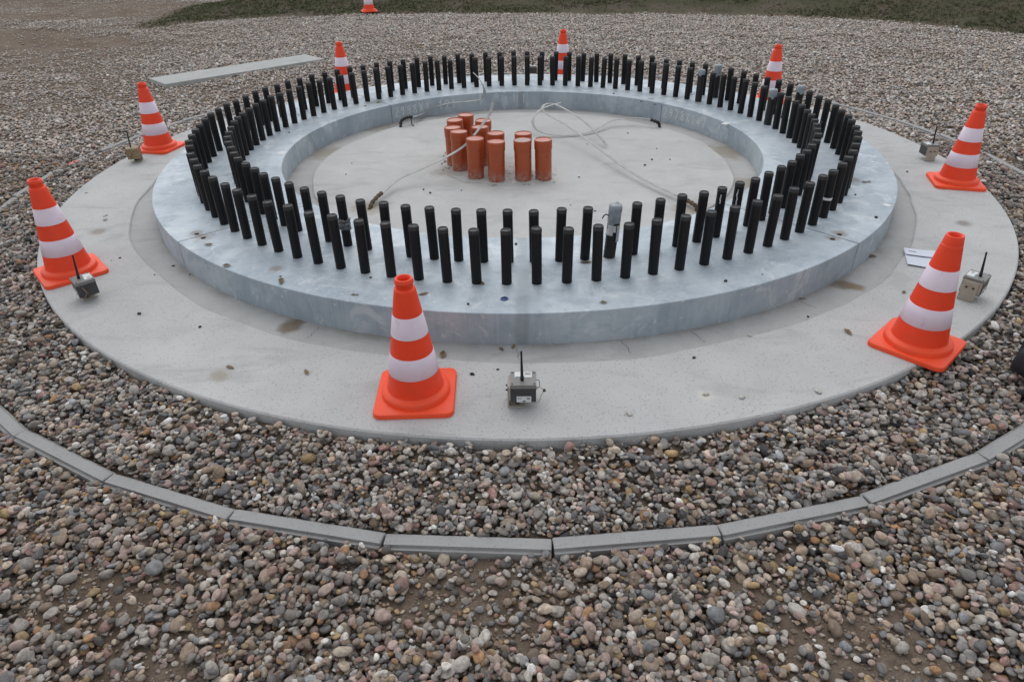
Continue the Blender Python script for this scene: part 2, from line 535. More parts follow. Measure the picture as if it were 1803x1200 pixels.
def mat_pebble():
    k = NT('pebble')
    at = k.n('ShaderNodeAttribute', attribute_name='tint', attribute_type='INSTANCER')
    rn = k.n('ShaderNodeAttribute', attribute_name='rnd', attribute_type='INSTANCER')
    off = k.n('ShaderNodeVectorMath', operation='SCALE')
    off.inputs[0].default_value = (91.0, 57.0, 33.0)
    k.put(off.inputs['Scale'], rn.outputs['Fac'])
    v = k.mapping((1, 1, 1), loc=off.outputs[0])
    a = k.noise(1.6, 5, 0.65, vec=v)
    b = k.noise(6.5, 4, 0.7, vec=v)
    c = k.mix(k.ramp(a, 0.32, 0.7), k.mix(1.0, at.outputs['Color'], (0.68, 0.67, 0.66), 'MULTIPLY'),
              k.mix(1.0, at.outputs['Color'], (1.25, 1.25, 1.25), 'MULTIPLY'))
    c = k.mix(k.ramp(b, 0.58, 0.72, 0, 0.35), c, (0.36, 0.33, 0.30))
    c = k.mix(k.ramp(b, 0.42, 0.28, 0, 0.35), c, (0.06, 0.055, 0.05))
    vein = k.noise(2.4, 3, 0.5, vec=v, dist=2.0)
    c = k.mix(k.math('MULTIPLY', k.ramp(k.math('ABSOLUTE', k.math('SUBTRACT', vein, 0.5)), 0.0, 0.03, 1, 0), 0.15), c, (0.50, 0.48, 0.45))
    k.bump(k.math('ADD', b, a), 0.25, 0.15)
    return k.done(c, 0.72, 0.0, 0.3)


def mat_grass():
    k = NT('grass_blade')
    at = k.n('ShaderNodeAttribute', attribute_name='tint', attribute_type='INSTANCER')
    return k.done(at.outputs['Color'], 0.7, 0.0, 0.2)


M['ground'] = mat_ground()
M['pebble'] = mat_pebble()
M['grass'] = mat_grass()

# ------------------------------------------------------------------ ground
G_EDGE = [(-39.722, 3.073), (-14.093, 8.492), (-6.593, 8.054), (-6.223, 8.358), (-5.201, 9.092), (-3.841, 9.358), (-2.882, 9.518), (-1.215, 9.314), (0.908, 9.005), (2.931, 8.749),
          (4.749, 8.126), (6.209, 7.137), (7.259, 5.836), (9.050, 3.349), (13.980, -3.013), (38.799, -29.736)]
_ex = np.array([p[0] for p in G_EDGE]); _ey = np.array([p[1] for p in G_EDGE])


def turf_depth(x, y):
    """metres behind the turf edge (positive = turf), rough"""
    x = np.asarray(x, float); y = np.asarray(y, float)
    d = y - np.interp(x, _ex, _ey)
    d = d * np.where(x > 4, 0.72, 1.0)
    # the turf ends on a track at upper left: line from (-6.54,7.76) to (-6.6,12) and on
    lx = np.interp(y, [7.7, 9.5, 11.2, 12.0, 16, 40], [-6.5, -6.85, -7.0, -6.65, -5.0, 6.0])
    d2 = (x - lx) * 0.9
    d = np.minimum(d, np.where(x < -1.0, d2, 99))
    return d + 0.35 * (fbm(x * 1.6, y * 1.6, 3, 5) - 0.5)


def ground_z(x, y):
    x = np.asarray(x, float); y = np.asarray(y, float)
    r = np.hypot(x - KC[0], y - KC[1])
    soil = -0.110 + 0.014 * (fbm(x * 2.1, y * 2.1, 3, 1) - 0.5) + 0.065 * np.clip(fbm(x * 3.1, y * 3.1, 4, 62) - 0.45, 0, 0.3)
    z = np.where(r < KR, -0.038 - 0.050 * np.clip((r - 3.0) / 0.45, 0, 1), soil)
    d = turf_depth(x, y)
    t = np.clip(d / 3.0, 0, 1)
    z = z + 0.42 * t * t * (3 - 2 * t) + 0.02 * np.clip(d * 4, 0, 1)
    left = np.clip((-x - 5.0) / 5.0, 0, 1) * np.clip((y - 4) / 6, 0, 1)
    return z + 0.12 * left * (fbm(x * 0.6, y * 0.6, 3, 9) - 0.3)


def axis(lo, hi, fine_lo, fine_hi, step, mid_lo, mid_hi, mstep):
    a = np.concatenate([-np.geomspace(-lo, -mid_lo, 10)[:-1] if lo < 0 else [], np.arange(mid_lo, fine_lo, mstep), np.arange(fine_lo, fine_hi, step),
                        np.arange(fine_hi, mid_hi, mstep), np.geomspace(mid_hi, hi, 12)])
    return np.unique(np.round(a, 4))


gx = axis(-400, 400, -4.6, 4.6, 0.045, -14, 14, 0.22)
gy = axis(-400, 500, -4.4, 1.0, 0.045, -8, 18, 0.16)
X, Y = np.meshgrid(gx, gy)
Z = ground_z(X, Y)
nx, ny = len(gx), len(gy)
verts = np.stack([X.ravel(), Y.ravel(), Z.ravel()], -1)
ii = np.arange(nx * ny).reshape(ny, nx)
faces = np.stack([ii[:-1, :-1].ravel(), ii[:-1, 1:].ravel(), ii[1:, 1:].ravel(), ii[1:, :-1].ravel()], -1)
me = bpy.data.meshes.new('ground')
me.from_pydata(verts.tolist(), [], faces.tolist())
at = me.attributes.new('turf', 'FLOAT', 'POINT')
td = turf_depth(X.ravel(), Y.ravel())
at.data.foreach_set('value', np.clip(td * 3 + 0.3, 0, 1).astype(np.float32))
ground = tag(obj('ground', me, M['ground'], smooth=True), kind='structure')


# ------------------------------------------------------------------ foundation: slab, grout bed, inner floor
def wob_ring(r_in, r_out, z, n, wob_in=0.0, wob_out=0.0, skirt_out=0.0, skirt_in=0.0, seed=0, bev=0.006):
    """annulus (r_in may be 0) with uneven edges; each edge can drop as a bevelled skirt"""
    bm = bmesh.new()
    a = np.linspace(0, 2 * PI, n, endpoint=False)
    ca, sa = np.cos(a), np.sin(a)
    wi = wob_in * (fbm(ca * 3 + 9, sa * 3 + 9, 4, seed) - 0.5) * 2
    wo_ = wob_out * (fbm(ca * 3 + 19, sa * 3 + 9, 4, seed + 5) - 0.5) * 2
    rows = []
    if skirt_in: rows += [(r_in + wi, z - skirt_in), (r_in + wi, z - bev), (r_in + wi + bev, z)]
    else: rows += [(r_in + wi, z)]
    if skirt_out: rows += [(r_out + wo_ - bev, z), (r_out + wo_, z - bev), (r_out + wo_, z - skirt_out)]
    else: rows += [(r_out + wo_, z)]
    R = []
    for r, zz in rows:
        r = np.broadcast_to(r, (n,))
        R.append([bm.verts.new((r[i] * ca[i], r[i] * sa[i], zz)) for i in range(n)])
    for p, q in zip(R[:-1], R[1:]):
        for i in range(n):
            j = (i + 1) % n
            bm.faces.new((p[i], q[i], q[j], p[j]))
    return bm


def wob_disc(r, z, n, wob, skirt, seed, bev=0.006):
    bm = bmesh.new()
    a = np.linspace(0, 2 * PI, n, endpoint=False)
    ca, sa = np.cos(a), np.sin(a)
    rr = r + wob * (fbm(ca * 3 + 9, sa * 3 + 9, 4, seed) - 0.5) * 2
    R = [[bm.verts.new((q[i] * ca[i], q[i] * sa[i], zz)) for i in range(n)] for q, zz in ((rr - bev, z), (rr, z - bev), (rr, z - skirt))]
    bm.faces.new(R[0])
    for p, q in zip(R[:-1], R[1:]):
        for i in range(n):
            j = (i + 1) % n
            bm.faces.new((p[i], q[i], q[j], p[j]))
    return bm


found = empty('foundation')
tag(found, 'round pale concrete foundation slab carrying the steel ring, ringed by gravel', 'foundation')
obj('outer_slab', wob_ring(2.52, RD, 0.0, 400, 0.05, 0.004, 0.16, 0.03, 3), M['slab'], found)
obj('grout_bed', wob_ring(1.30, 2.68, -0.011, 200), M['grout'], found)
obj('inner_floor', wob_disc(1.46, 0.0, 300, 0.035, 0.03, 8), M['floor'], found)
bm = wob_disc(0.36, 0.006, 80, 0.10, 0.012, 21, 0.005)
for v in bm.verts: v.co.x = v.co.x * 1.05 - 0.15; v.co.y = v.co.y * 0.95 - 0.12
obj('mortar_patch', bm, M['floor'], found)

# ------------------------------------------------------------------ steel ring of four plates
ring = empty('anchor_ring', (0, 0, -0.011))
tag(ring, 'flat galvanised steel ring plate holding two circles of black bolts', 'steel ring')
RB = -ring.location.z


def ring_plate(a0, a1, n=56):
    bm = bmesh.new()
    b = 0.0025
    zt, zb = ZR + RB, 0.0
    prof = [(RO, zb), (RO, zt - b), (RO - b, zt), (RI + b, zt), (RI, zt - b), (RI, zb)]
    rows = []
    for i in range(n + 1):
        a = a0 + (a1 - a0) * i / n
        rows.append([bm.verts.new((r * math.cos(a), r * math.sin(a), z)) for r, z in prof])
    for p, q in zip(rows[:-1], rows[1:]):
        for i in range(len(prof) - 1):
            bm.faces.new((p[i], q[i], q[i + 1], p[i + 1]))
    bm.faces.new(rows[0])
    bm.faces.new(rows[-1][::-1])
    bmesh.ops.recalc_face_normals(bm, faces=bm.faces)
    return bm


plates = []
gap = 0.0030
for k in range(4):
    a0 = math.radians(-136.87 + 90 * k)
    plates.append(obj('ring_plate', ring_plate(a0 + gap / 2, a0 + PI / 2 - gap / 2), M['zinc'], ring))


def disc_bm(r, n=14, h=0.0012, wob=0.0):
    return lathe([(r, 0), (r * 0.96, h), (0, h)], n)


for (x, y), pl in (((-1.685, -1.535), 3), ((-1.631, -1.586), 0), ((1.582, -1.634), 1), ((1.527, -1.688), 0), ((-1.241, 1.283), 2), ((-1.326, 1.165), 3), ((1.125, 1.076), 1), ((1.026, 1.188), 2)):
    bm = lathe([(0.0125, 0), (0.0125, 0.0015), (0.0085, 0.0018), (0.0085, 0.0006), (0, 0.0006)], 12)
    obj('threaded_hole', bm, M['hole'], plates[pl], (x, y, ZR + RB - 0.0003))
obj('blue_plug', lathe([(0.018, 0), (0.017, 0.003), (0.010, 0.004), (0.009, 0.001), (0, 0.001)], 16), M['blue_cap'], plates[0], (-0.077, -2.262, ZR + RB))
# white stickers / paint squares on the plate
for (x, y, sx, sy, rz, pl) in ((-1.656, -0.147, 0.045, 0.075, 0.1, 3), (1.992, -1.249, 0.04, 0.04, 0.5, 1), (1.553, 0.452, 0.07, 0.045, 0.9, 1)):
    bm = bmesh.new()
    box(bm, (0, 0, 0.0006), (sx, sy, 0.0012))
    obj('white_sticker', bm, M['label'], plates[pl], (x, y, ZR + RB), rz)

# chalk numbers on the ring's inner face, drawn as strokes
STROKES = {
    '2': [[(0, .8), (.2, 1), (.5, .95), (.55, .7), (.1, .05), (.0, 0), (.6, .03)]],
    '9': [[(.5, .75), (.25, .55), (.05, .75), (.25, 1), (.5, .9), (.48, .4), (.35, 0)]],
    '7': [[(0, .95), (.55, 1), (.2, 0)]],
    '8': [[(.3, .55), (.05, .8), (.3, 1), (.5, .8), (.3, .55), (.02, .25), (.3, 0), (.55, .25), (.3, .55)]],
    'X': [[(0, 1), (.55, 0)], [(.55, 1), (0, 0)]],
    '1': [[(.1, .75), (.3, 1), (.3, 0)]],
    '4': [[(.35, 1), (.02, .35), (.6, .35)], [(.42, .6), (.42, 0)]],
    '|': [[(.3, 1), (.3, 0)]], ' ': [],
}


def wall_text(txt, ang0, z0, h, adv, w, mat_, parent, name):
    """strokes laid on the inner cylinder face, read from inside the ring (angle decreasing = rightwards)"""
    R = RI - 0.0012
    rr = random.Random(len(txt) * 7 + int(ang0 * 100))
    for i, ch in enumerate(txt):
        dz = rr.uniform(-0.05, 0.05) * h
        if ch == ' ': continue
        bm = bmesh.new()
        for st in STROKES[ch]:
            P = [Vector(((i * adv + x * h * 0.8), z0 + dz + y * h)) for x, y in st]
            for p, q in zip(P[:-1], P[1:]):
                m = max(1, int((q - p).length / 0.012))
                d = (q - p).normalized()
                s = Vector((-d.y, d.x)) * w / 2
                for k in range(m):
                    u, v = p.lerp(q, k / m), p.lerp(q, (k + 1) / m)
                    vs_ = []
                    for c in (u - s, v - s, v + s, u + s):
                        a = ang0 - c.x / RI
                        vs_.append(bm.verts.new((R * math.cos(a), R * math.sin(a), c.y)))
                    bm.faces.new(vs_)
        bmesh.ops.remove_doubles(bm, verts=bm.verts, dist=0.0006)
        obj(name, bm, mat_, parent)


wall_text('2998X1 121', math.radians(132.0), 0.045, 0.075, 0.062, 0.0062, M['chalk'], plates[2], 'chalk_digit')
wall_text('2978X147', math.radians(42.4), 0.045, 0.078, 0.062, 0.0062, M['chalk'], plates[1], 'chalk_digit')
wall_text('|| |', math.radians(92.8), 0.055, 0.075, 0.03, 0.006, M['chalk'], plates[2], 'chalk_tally')

# ------------------------------------------------------------------ anchor bolts
NB = 100
ba = [math.radians(-90.07 + (k + 0.5) * 3.6) for k in range(NB)]


def make_bolt():
    h = HB
    bm = lathe([(0.0228, -0.002), (0.0228, h - 0.004), (0.0215, h)], 20)
    b = obj('anchor_bolt', bm, M['sleeve'], smooth=True)
    c = lathe([(0.0232, h - 0.016), (0.0234, h - 0.006), (0.0215, h + 0.0015), (0.0185, h + 0.002), (0.0165, h - 0.001), (0, h - 0.001)], 20)
    obj('end_cap', c, M['cap'], b, smooth=True)
    for o in (b, b.children[0]):
        o.data.set_sharp_from_angle(angle=math.radians(50))
    return b


def make_tube(t0=0.165, seed=4):
    """corrugated hose over a bolt, top wrapped in grey tape from height t0 up"""
    prof = []
    n, h = 26, 0.21
    for i in range(n * 2 + 1):
        prof.append((0.0285 if i % 2 == 0 else 0.0262, -0.002 + h * i / (n * 2)))
    t = obj('taped_tube', lathe(prof, 20), M['rubber'], smooth=True)
    H = 0.258
    bm = lathe([(0.0295, t0), (0.0303, t0 + 0.25 * (H - t0)), (0.0298, t0 + 0.5 * (H - t0)), (0.0308, t0 + 0.75 * (H - t0)), (0.0300, H - 0.005), (0.0270, H + 0.001), (0.012, H - 0.001), (0, H - 0.002)], 20)
    rr = random.Random(seed)
    for v in bm.verts:
        f = rr.uniform(0.97, 1.04)
        v.co.x *= f; v.co.y *= f
        v.co.z += rr.uniform(-0.003, 0.003) - (0.014 * max(0, math.sin(3 * math.atan2(v.co.y, v.co.x) + seed)) if v.co.z < t0 + 0.004 else 0)
    obj('tape_wrap', bm, M['tape'], t, smooth=True)
    return t


bolt0 = make_bolt()
used = {'b': False}


def place(kind, r, k, label, group):
    if kind == 'b':
        o = bolt0 if not used['b'] else copy_tree(bolt0)
        used['b'] = True
    else:
        o = make_tube({(3, RBI): 0.172, (35, RBI): 0.222, (35, RBO): 0.180, (28, RBI): 0.206, (28, RBO): 0.215}[(k, r)], k)
    a = ba[k % NB]
    o.location = (r * math.cos(a), r * math.sin(a), ZR)
    rr = random.Random(k * 13 + int(r * 100))
    o.rotation_euler = (rr.gauss(0, 0.011), rr.gauss(0, 0.011), rr.uniform(0, 6.28))
    s = 1 + rr.gauss(0, 0.010)
    o.scale = (1, 1, s)
    tag(o, label, 'bolt' if kind == 'b' else 'tube', group)
    return o


OUT_L = 'black sleeved bolt standing in the outer circle on the steel ring'
IN_L = 'black sleeved bolt standing in the inner circle on the steel ring'
special = {}
for k in range(NB):
    for r, lab, grp, tag_ in ((RBO, OUT_L, 'bolts of the outer circle', 'o'), (RBI, IN_L, 'bolts of the inner circle', 'i')):
        key = (tag_, k)
        if key in (('i', 3), ('i', 35), ('o', 35), ('i', 28), ('o', 28)):
            continue
        special[key] = place('b', r, k, lab, grp)
L_T = {('i', 3): 'fat ribbed black tube with torn, peeling grey tape hanging off its top',
       ('i', 35): 'fat black tube with a short neat grey tape cap, inner circle of bolts',
       ('o', 35): 'fat black tube with a long grey tape wrap, outer circle, behind a neatly capped tube',
       ('i', 28): 'fat black tube with crumpled grey tape top, inner circle, in front of the far cone',
       ('o', 28): 'fat black tube with tilted grey tape top, outer circle, beside the far cone'}
for (c_, k), lab in L_T.items():
    o = place('t', RBO if c_ == 'o' else RBI, k, lab, 'taped tubes among the bolts')
    if (c_, k) == ('i', 3):
        o.rotation_euler = (0.02, 0.06, 0.4)
        o.scale = (1.0, 1.0, 1.0)
        bm = bmesh.new()          # loose flap of tape down the side and a curled tail
        for ang, z0, z1, wd, out in ((-0.75, 0.165, 0.085, 0.020, 0.0015), (-2.1, 0.165, 0.120, 0.026, 0.012), (-1.5, 0.165, 0.135, 0.014, 0.006)):
            n = 6
            prev = None
            for i in range(n + 1):
                t = i / n
                z = z0 + (z1 - z0) * t
                rad = 0.0315 + out * t * t
                row = [bm.verts.new((rad * math.cos(ang + s * wd / 0.06), rad * math.sin(ang + s * wd / 0.06), z)) for s in (-1, 0, 1)]
                if prev:
                    for j in range(2): bm.faces.new((prev[j], prev[j + 1], row[j + 1], row[j]))
                prev = row
        fl = obj('tape_flap', bm, M['tape_back'], o, smooth=True)
        md = fl.modifiers.new('thick', 'SOLIDIFY'); md.thickness = 0.0008
        fl.rotation_euler = (0, 0, -0.4)
        bm = tube(bmesh.new(), catmull([(-0.028, -0.008, 0.206), (-0.042, -0.012, 0.212), (-0.052, -0.014, 0.204), (-0.057, -0.015, 0.192)], 5), 0.003, 6)
        tl = obj('tape_tail', bm, M['rubber'], o, smooth=True)
        tl.rotation_euler = (0, 0, -0.4)
    else:
        o.scale = (1, 1, 1.03 if c_ == 'o' else 0.98)
o = special[('o', 13)]
tag(o, 'black bolt with a pale tape band round its middle, outer circle by a plate joint', 'bolt')
obj('tape_band', lathe([(0.0236, 0.098), (0.0240, 0.100), (0.0242, 0.110), (0.0236, 0.112)], 18), M['label'], o, smooth=True)
o = special[('i', 92)]
tag(o, 'black bolt with a crumpled knot of cloudy plastic film round it', 'bolt')
bm = lathe([(0.0235, 0.085), (0.031, 0.092), (0.028, 0.105), (0.034, 0.115), (0.027, 0.128), (0.032, 0.135), (0.0235, 0.14)], 18)
for v in bm.verts:
    f = random.uniform(0.86, 1.12); v.co.x *= f; v.co.y *= f; v.co.z += random.uniform(-.005, .005)
obj('film_wrap', bm, M['clear'], o)
for k, lab in ((9, 'black bolt with a long white scrape down its side, inner circle near a plate joint'),
               (8, 'black bolt with a short white scrape near its top, inner circle near a plate joint')):
    o = special[('i', k)]
    tag(o, lab, 'bolt')
    o.rotation_euler = (0, 0, 0)
    bm = bmesh.new()
    a = -2.0
    zs = np.linspace(0.225, 0.225 - (0.11 if k == 9 else 0.045), 10)
    prev = None
    for i, z in enumerate(zs):
        aa = a + random.uniform(-0.12, 0.12)
        w = random.uniform(0.05, 0.16)
        row = [bm.verts.new((0.0233 * math.cos(aa + s * w), 0.0233 * math.sin(aa + s * w), z)) for s in (-1, 1)]
        if prev: bm.faces.new((prev[0], prev[1], row[1], row[0]))
        prev = row
    obj('scrape', bm, M['label'], o)

# ------------------------------------------------------------------ capped orange pipes
PIPES = [(-0.166, -0.367), (0.013, -0.359), (0.149, -0.339), (-0.308, -0.301), (-0.427, -0.134), (-0.474, -0.018), (-0.169, -0.165),
         (0.016, -0.192), (-0.281, -0.028), (-0.472, 0.191), (-0.412, 0.327), (-0.276, 0.161)]


def make_pipe():
    b = obj('drain_pipe', lathe([(0.0555, -0.004), (0.0555, 0.215), (0.05, 0.216)], 32), M['pipe'], smooth=True)
    c = lathe([(0.0558, 0.190), (0.0585, 0.192), (0.0590, 0.243), (0.0575, 0.2495), (0.0550, 0.2515), (0.0535, 0.2505), (0.0525, 0.2480), (0, 0.2475)], 32)
    obj('end_cap', c, M['pipe'], b, smooth=True)
    for o in (b, b.children[0]): o.data.set_sharp_from_angle(angle=math.radians(40))
    return b


PL = 'capped terracotta plastic pipe stub in the cluster standing inside the steel ring'
pipe0 = make_pipe()
for i, (x, y) in enumerate(PIPES):
    o = pipe0 if i == 0 else copy_tree(pipe0)
    o.location = (x, y, 0.006)
    o.rotation_euler = (random.gauss(0, 0.012), random.gauss(0, 0.012), random.uniform(0, 6))
    o.scale = (1, 1, random.uniform(1.03, 1.055))
    tag(o, PL, 'pipe', 'pipe stubs inside the ring')
    if i == 1:
        o['label'] = 'terracotta plastic pipe stub whose cap is coated with pale dust'
        obj('dust_coat', lathe([(0.0522, 0.2478), (0.051, 0.2492), (0, 0.2494)], 28), M['pipe_dusty'], o)
    if i == 2:
        o['label'] = 'terracotta pipe stub at the end of the cluster nearest the coiled zinc strips'
bm = bmesh.new()
rr = random.Random(3)
for _ in range(150):
    px, py = rr.choice(PIPES)
    a_ = rr.uniform(0, 6.28); d_ = rr.uniform(0.056, 0.12)
    m4 = Matrix.Translation((px + d_ * math.cos(a_), py + d_ * math.sin(a_), 0.006)) @ Matrix.Diagonal((rr.uniform(.004, .012), rr.uniform(.004, .012), rr.uniform(.003, .008), 1)) @ Matrix.Rotation(rr.uniform(0, 3), 4, 'Z')
    bmesh.ops.create_icosphere(bm, subdivisions=1, radius=1.0, matrix=m4)
tag(obj('mortar_crumbs', bm, M['plank'], found), kind='stuff')
for a_, r0_, r1_ in ((-90.6, 2.42, 2.50), (-72.5, 2.40, 2.50), (-58, 2.41, 2.49), (-112, 2.40, 2.5), (-80, 2.40, 2.5)):
    bm = bmesh.new()
    prev = None
    for t in range(9):
        r_ = r0_ + (r1_ - r0_) * t / 8
        aa = math.radians(a_) + rr.uniform(-0.0022, 0.0022) + 0.004 * t / 8
        w_ = rr.uniform(0.0005, 0.0011)
        row = [bm.verts.new((r_ * math.cos(aa + s_ * w_ / r_), r_ * math.sin(aa + s_ * w_ / r_), -0.0102)) for s_ in (-1, 1)]
        if prev: bm.faces.new((prev[0], row[0], row[1], prev[1]))
        prev = row
    obj('crack', bm, M['crumb'], found)

# ------------------------------------------------------------------ earthing strips
A = [(-0.904, -0.730, 0.030), (-0.809, -0.486, 0.058), (-0.648, -0.405, 0.105), (-0.483, -0.313, 0.157), (-0.372, -0.223, 0.205),
     (-0.277, -0.159, 0.297), (-0.211, -0.107, 0.376), (-0.187, -0.076, 0.443)]
B = [(-0.936, 1.103, 0.055), (-0.881, 1.296, 0.03), (-0.834, 1.389, 0.045), (-0.742, 1.410, 0.073), (-0.616, 1.431, 0.095), (-0.437, 1.421, 0.110), (-0.345, 1.411, 0.130), (-0.317, 1.391, 0.187),
     (-0.330, 1.393, 0.249), (-0.362, 1.394, 0.306), (-0.409, 1.395, 0.353)]
Cc = [(1.030, -0.921, 0.030), (0.992, -0.826, 0.030), (0.758, -0.405, 0.040), (0.543, 0.108, 0.080), (0.362, 0.517, 0.120), (0.217, 0.748, 0.150),
      (0.173, 0.810, 0.180), (0.198, 0.874, 0.200), (0.268, 0.888, 0.200), (0.377, 0.784, 0.170), (0.503, 0.626, 0.120), (0.598, 0.440, 0.060), (0.645, 0.337, 0.020)]
Dd = [(1.112, 0.881, 0.050), (1.065, 0.915, 0.060), (0.955, 0.957, 0.060), (0.765, 0.935, 0.050), (0.584, 0.747, 0.022), (0.419, 0.659, 0.012), (0.237, 0.649, 0.020),
      (0.125, 0.692, 0.050), (0.095, 0.776, 0.100), (0.143, 0.902, 0.140), (0.226, 0.984, 0.160), (0.334, 1.009, 0.180)]


def strip(P, sheath, smat, label, extra=None, w=0.026):
    e = empty('earthing_strip', (sheath[0][0], sheath[0][1], 0.0))
    base = Vector(e.location)
    tag(e, label, 'metal strip', 'loose earthing strips inside the ring')
    obj('steel_band', ribbon([p - base for p in catmull(P, 9)], w, 0.003), M['strip'], e)
    pts = [p - base for p in catmull(sheath, 6)]
    n = len(pts)
    obj('sheath', tube(bmesh.new(), pts, [0.0125 + 0.0025 * math.sin(i * 1.9) for i in range(n)], 9), smat, e, smooth=True)
    if extra:
        obj('torn_tail', tube(bmesh.new(), [p - base for p in catmull(extra, 5)], 0.004, 6), smat, e, smooth=True)
    return e


strip(A, [(-0.934, -0.859, -0.01), (-0.924, -0.813, 0.02), (-0.904, -0.737, 0.032), (-0.884, -0.680, 0.037)], M['rust_sheath'],
      'flat zinc strip rising from rusty sheath and curving up over the terracotta pipes')
strip(B, [(-1.018, 1.006, -0.01), (-1.011, 1.040, 0.04), (-0.977, 1.063, 0.062), (-0.943, 1.099, 0.062), (-0.931, 1.112, 0.055)], M['sheath'],
      'flat zinc strip leaning at the ring wall with its free end bent upright',
      [(-0.936, 1.107, 0.055), (-0.933, 1.091, 0.03), (-0.926, 1.055, 0.012), (-0.906, 1.024, 0.004)], 0.031)
strip(Cc, [(1.046, -0.954, -0.01), (1.042, -0.940, 0.02), (1.030, -0.921, 0.03), (1.003, -0.853, 0.031), (0.983, -0.807, 0.031)], M['rust_sheath'],
      'long flat zinc strip running from rusty sheath into a narrow hairpin loop', None, 0.021)
strip(Dd, [(1.147, 0.894, -0.01), (1.135, 0.890, 0.03), (1.112, 0.880, 0.048), (1.070, 0.908, 0.058)], M['sheath'],
      'flat zinc strip from black sheath bending into a wide open curl', None, 0.022)


# ------------------------------------------------------------------ traffic cones
def make_cone():
    e = empty('traffic_cone')
    bm = bmesh.new()
    rows = []
    for ins, z in ((0.0, 0.0), (0.0, 0.014), (0.002, 0.018), (0.006, 0.0195)):
        row = []
        for q in range(4):
            for t in range(7):
                a_ = q * PI / 2 + t / 6 * PI / 2
                cx, cy = ((0.116, 0.116), (-0.116, 0.116), (-0.116, -0.116), (0.116, -0.116))[q]
                row.append(bm.verts.new((cx + (0.030 - ins) * math.cos(a_), cy + (0.030 - ins) * math.sin(a_), z)))
        rows.append(row)
    for p_, q_ in zip(rows[:-1], rows[1:]):
        for t in range(28): bm.faces.new((p_[t], p_[(t + 1) % 28], q_[(t + 1) % 28], q_[t]))
    bm.faces.new(rows[-1]); bm.faces.new(rows[0][::-1])
    b = obj('base', bm, M['base_orange'], e, smooth=True)
    b.data.set_sharp_from_angle(angle=math.radians(35))
    col = lathe([(0.128, 0.016), (0.1265, 0.036), (0.123, 0.042), (0.110, 0.044), (0.104, 0.047), (0.1015, 0.053)], 48)
    obj('collar', col, M['base_orange'], e, smooth=True)
    r = lambda z: 0.1035 + (0.0365 - 0.1035) * (z - 0.046) / (0.462 - 0.046)
    obj('cone_body', lathe([(r(z), z) for z in (0.046, 0.12, 0.2, 0.28, 0.36, 0.452)] + [(0.0362, 0.460), (0.0305, 0.463)], 48), M['orange'], e, smooth=True)
    for z0, z1 in ((0.124, 0.206), (0.282, 0.363)):
        d = 0.0009
        obj('reflective_band', lathe([(r(z0), z0), (r(z0) + d, z0 + 0.0006), (r(z1) + d, z1 - 0.0006), (r(z1), z1)], 48), M['white_band'], e, smooth=True)
    obj('neck', lathe([(0.0305, 0.462), (0.0300, 0.478), (0.0330, 0.481), (0.0335, 0.487), (0.0305, 0.490), (0.0305, 0.496), (0.0285, 0.4985), (0.0235, 0.4975), (0.022, 0.47), (0.03, 0.40), (0, 0.395)], 36), M['orange'], e, smooth=True)
    e.children[-1].data.set_sharp_from_angle(angle=math.radians(60))
    return e


cone0 = make_cone()
CONES = [
    (-0.401, -2.743, 0.0, 2, 'striped traffic cone on the slab beside the sensor box whose label and antenna face outward'),
    (-2.312, -1.680, 0.0, 43, 'striped traffic cone with a sensor box standing against its base corner'),
    (-2.828, 0.485, 0.0, 78, 'striped traffic cone beside the brown sensor box'),
    (-1.743, 2.230, 0.0, 30, 'striped traffic cone partly hidden by bolts, on the side of the concrete plank'),
    (0.442, 2.789, 0.0, 10, 'striped traffic cone partly hidden by bolts, beside a half-hidden grey sensor box'),
    (2.283, 1.690, 0.0, 60, 'striped traffic cone partly hidden by bolts, next to tubes with grey taped tops'),
    (2.797, -0.520, 0.0, 75, 'striped traffic cone beside the beige-backed sensor box at the gravel edge'),
    (1.611, -2.433, 0.0, 44, 'striped traffic cone overhanging the slab edge, in front of the white paper'),
    (-2.882, 9.518, -0.10, 20, 'striped traffic cone standing away from the slab at the foot of the turf'),
]
for i, (x, y, z, rz, lab) in enumerate(CONES):
    o = cone0 if i == 0 else copy_tree(cone0)
    if i == 8: z = float(ground_z(x, y)) + 0.03
    o.location = (x, y, z + 0.0005)
    o.rotation_euler = (0, 0, math.radians(rz))
    o.scale = (1, 1, 0.983)
    if i == 7:                      # this one has no grip ring
        for ch in o.children:
            if ch.name.startswith('neck'):
                ch.data = ch.data.copy()
                b_ = lathe([(0.0362, 0.4605), (0.0315, 0.492), (0.0295, 0.4955), (0.0245, 0.4945), (0.023, 0.47), (0.03, 0.40), (0, 0.395)], 36)
                b_.to_mesh(ch.data); b_.free(); ch.data.shade_smooth()
    tag(o, lab, 'traffic cone', 'striped traffic cones')


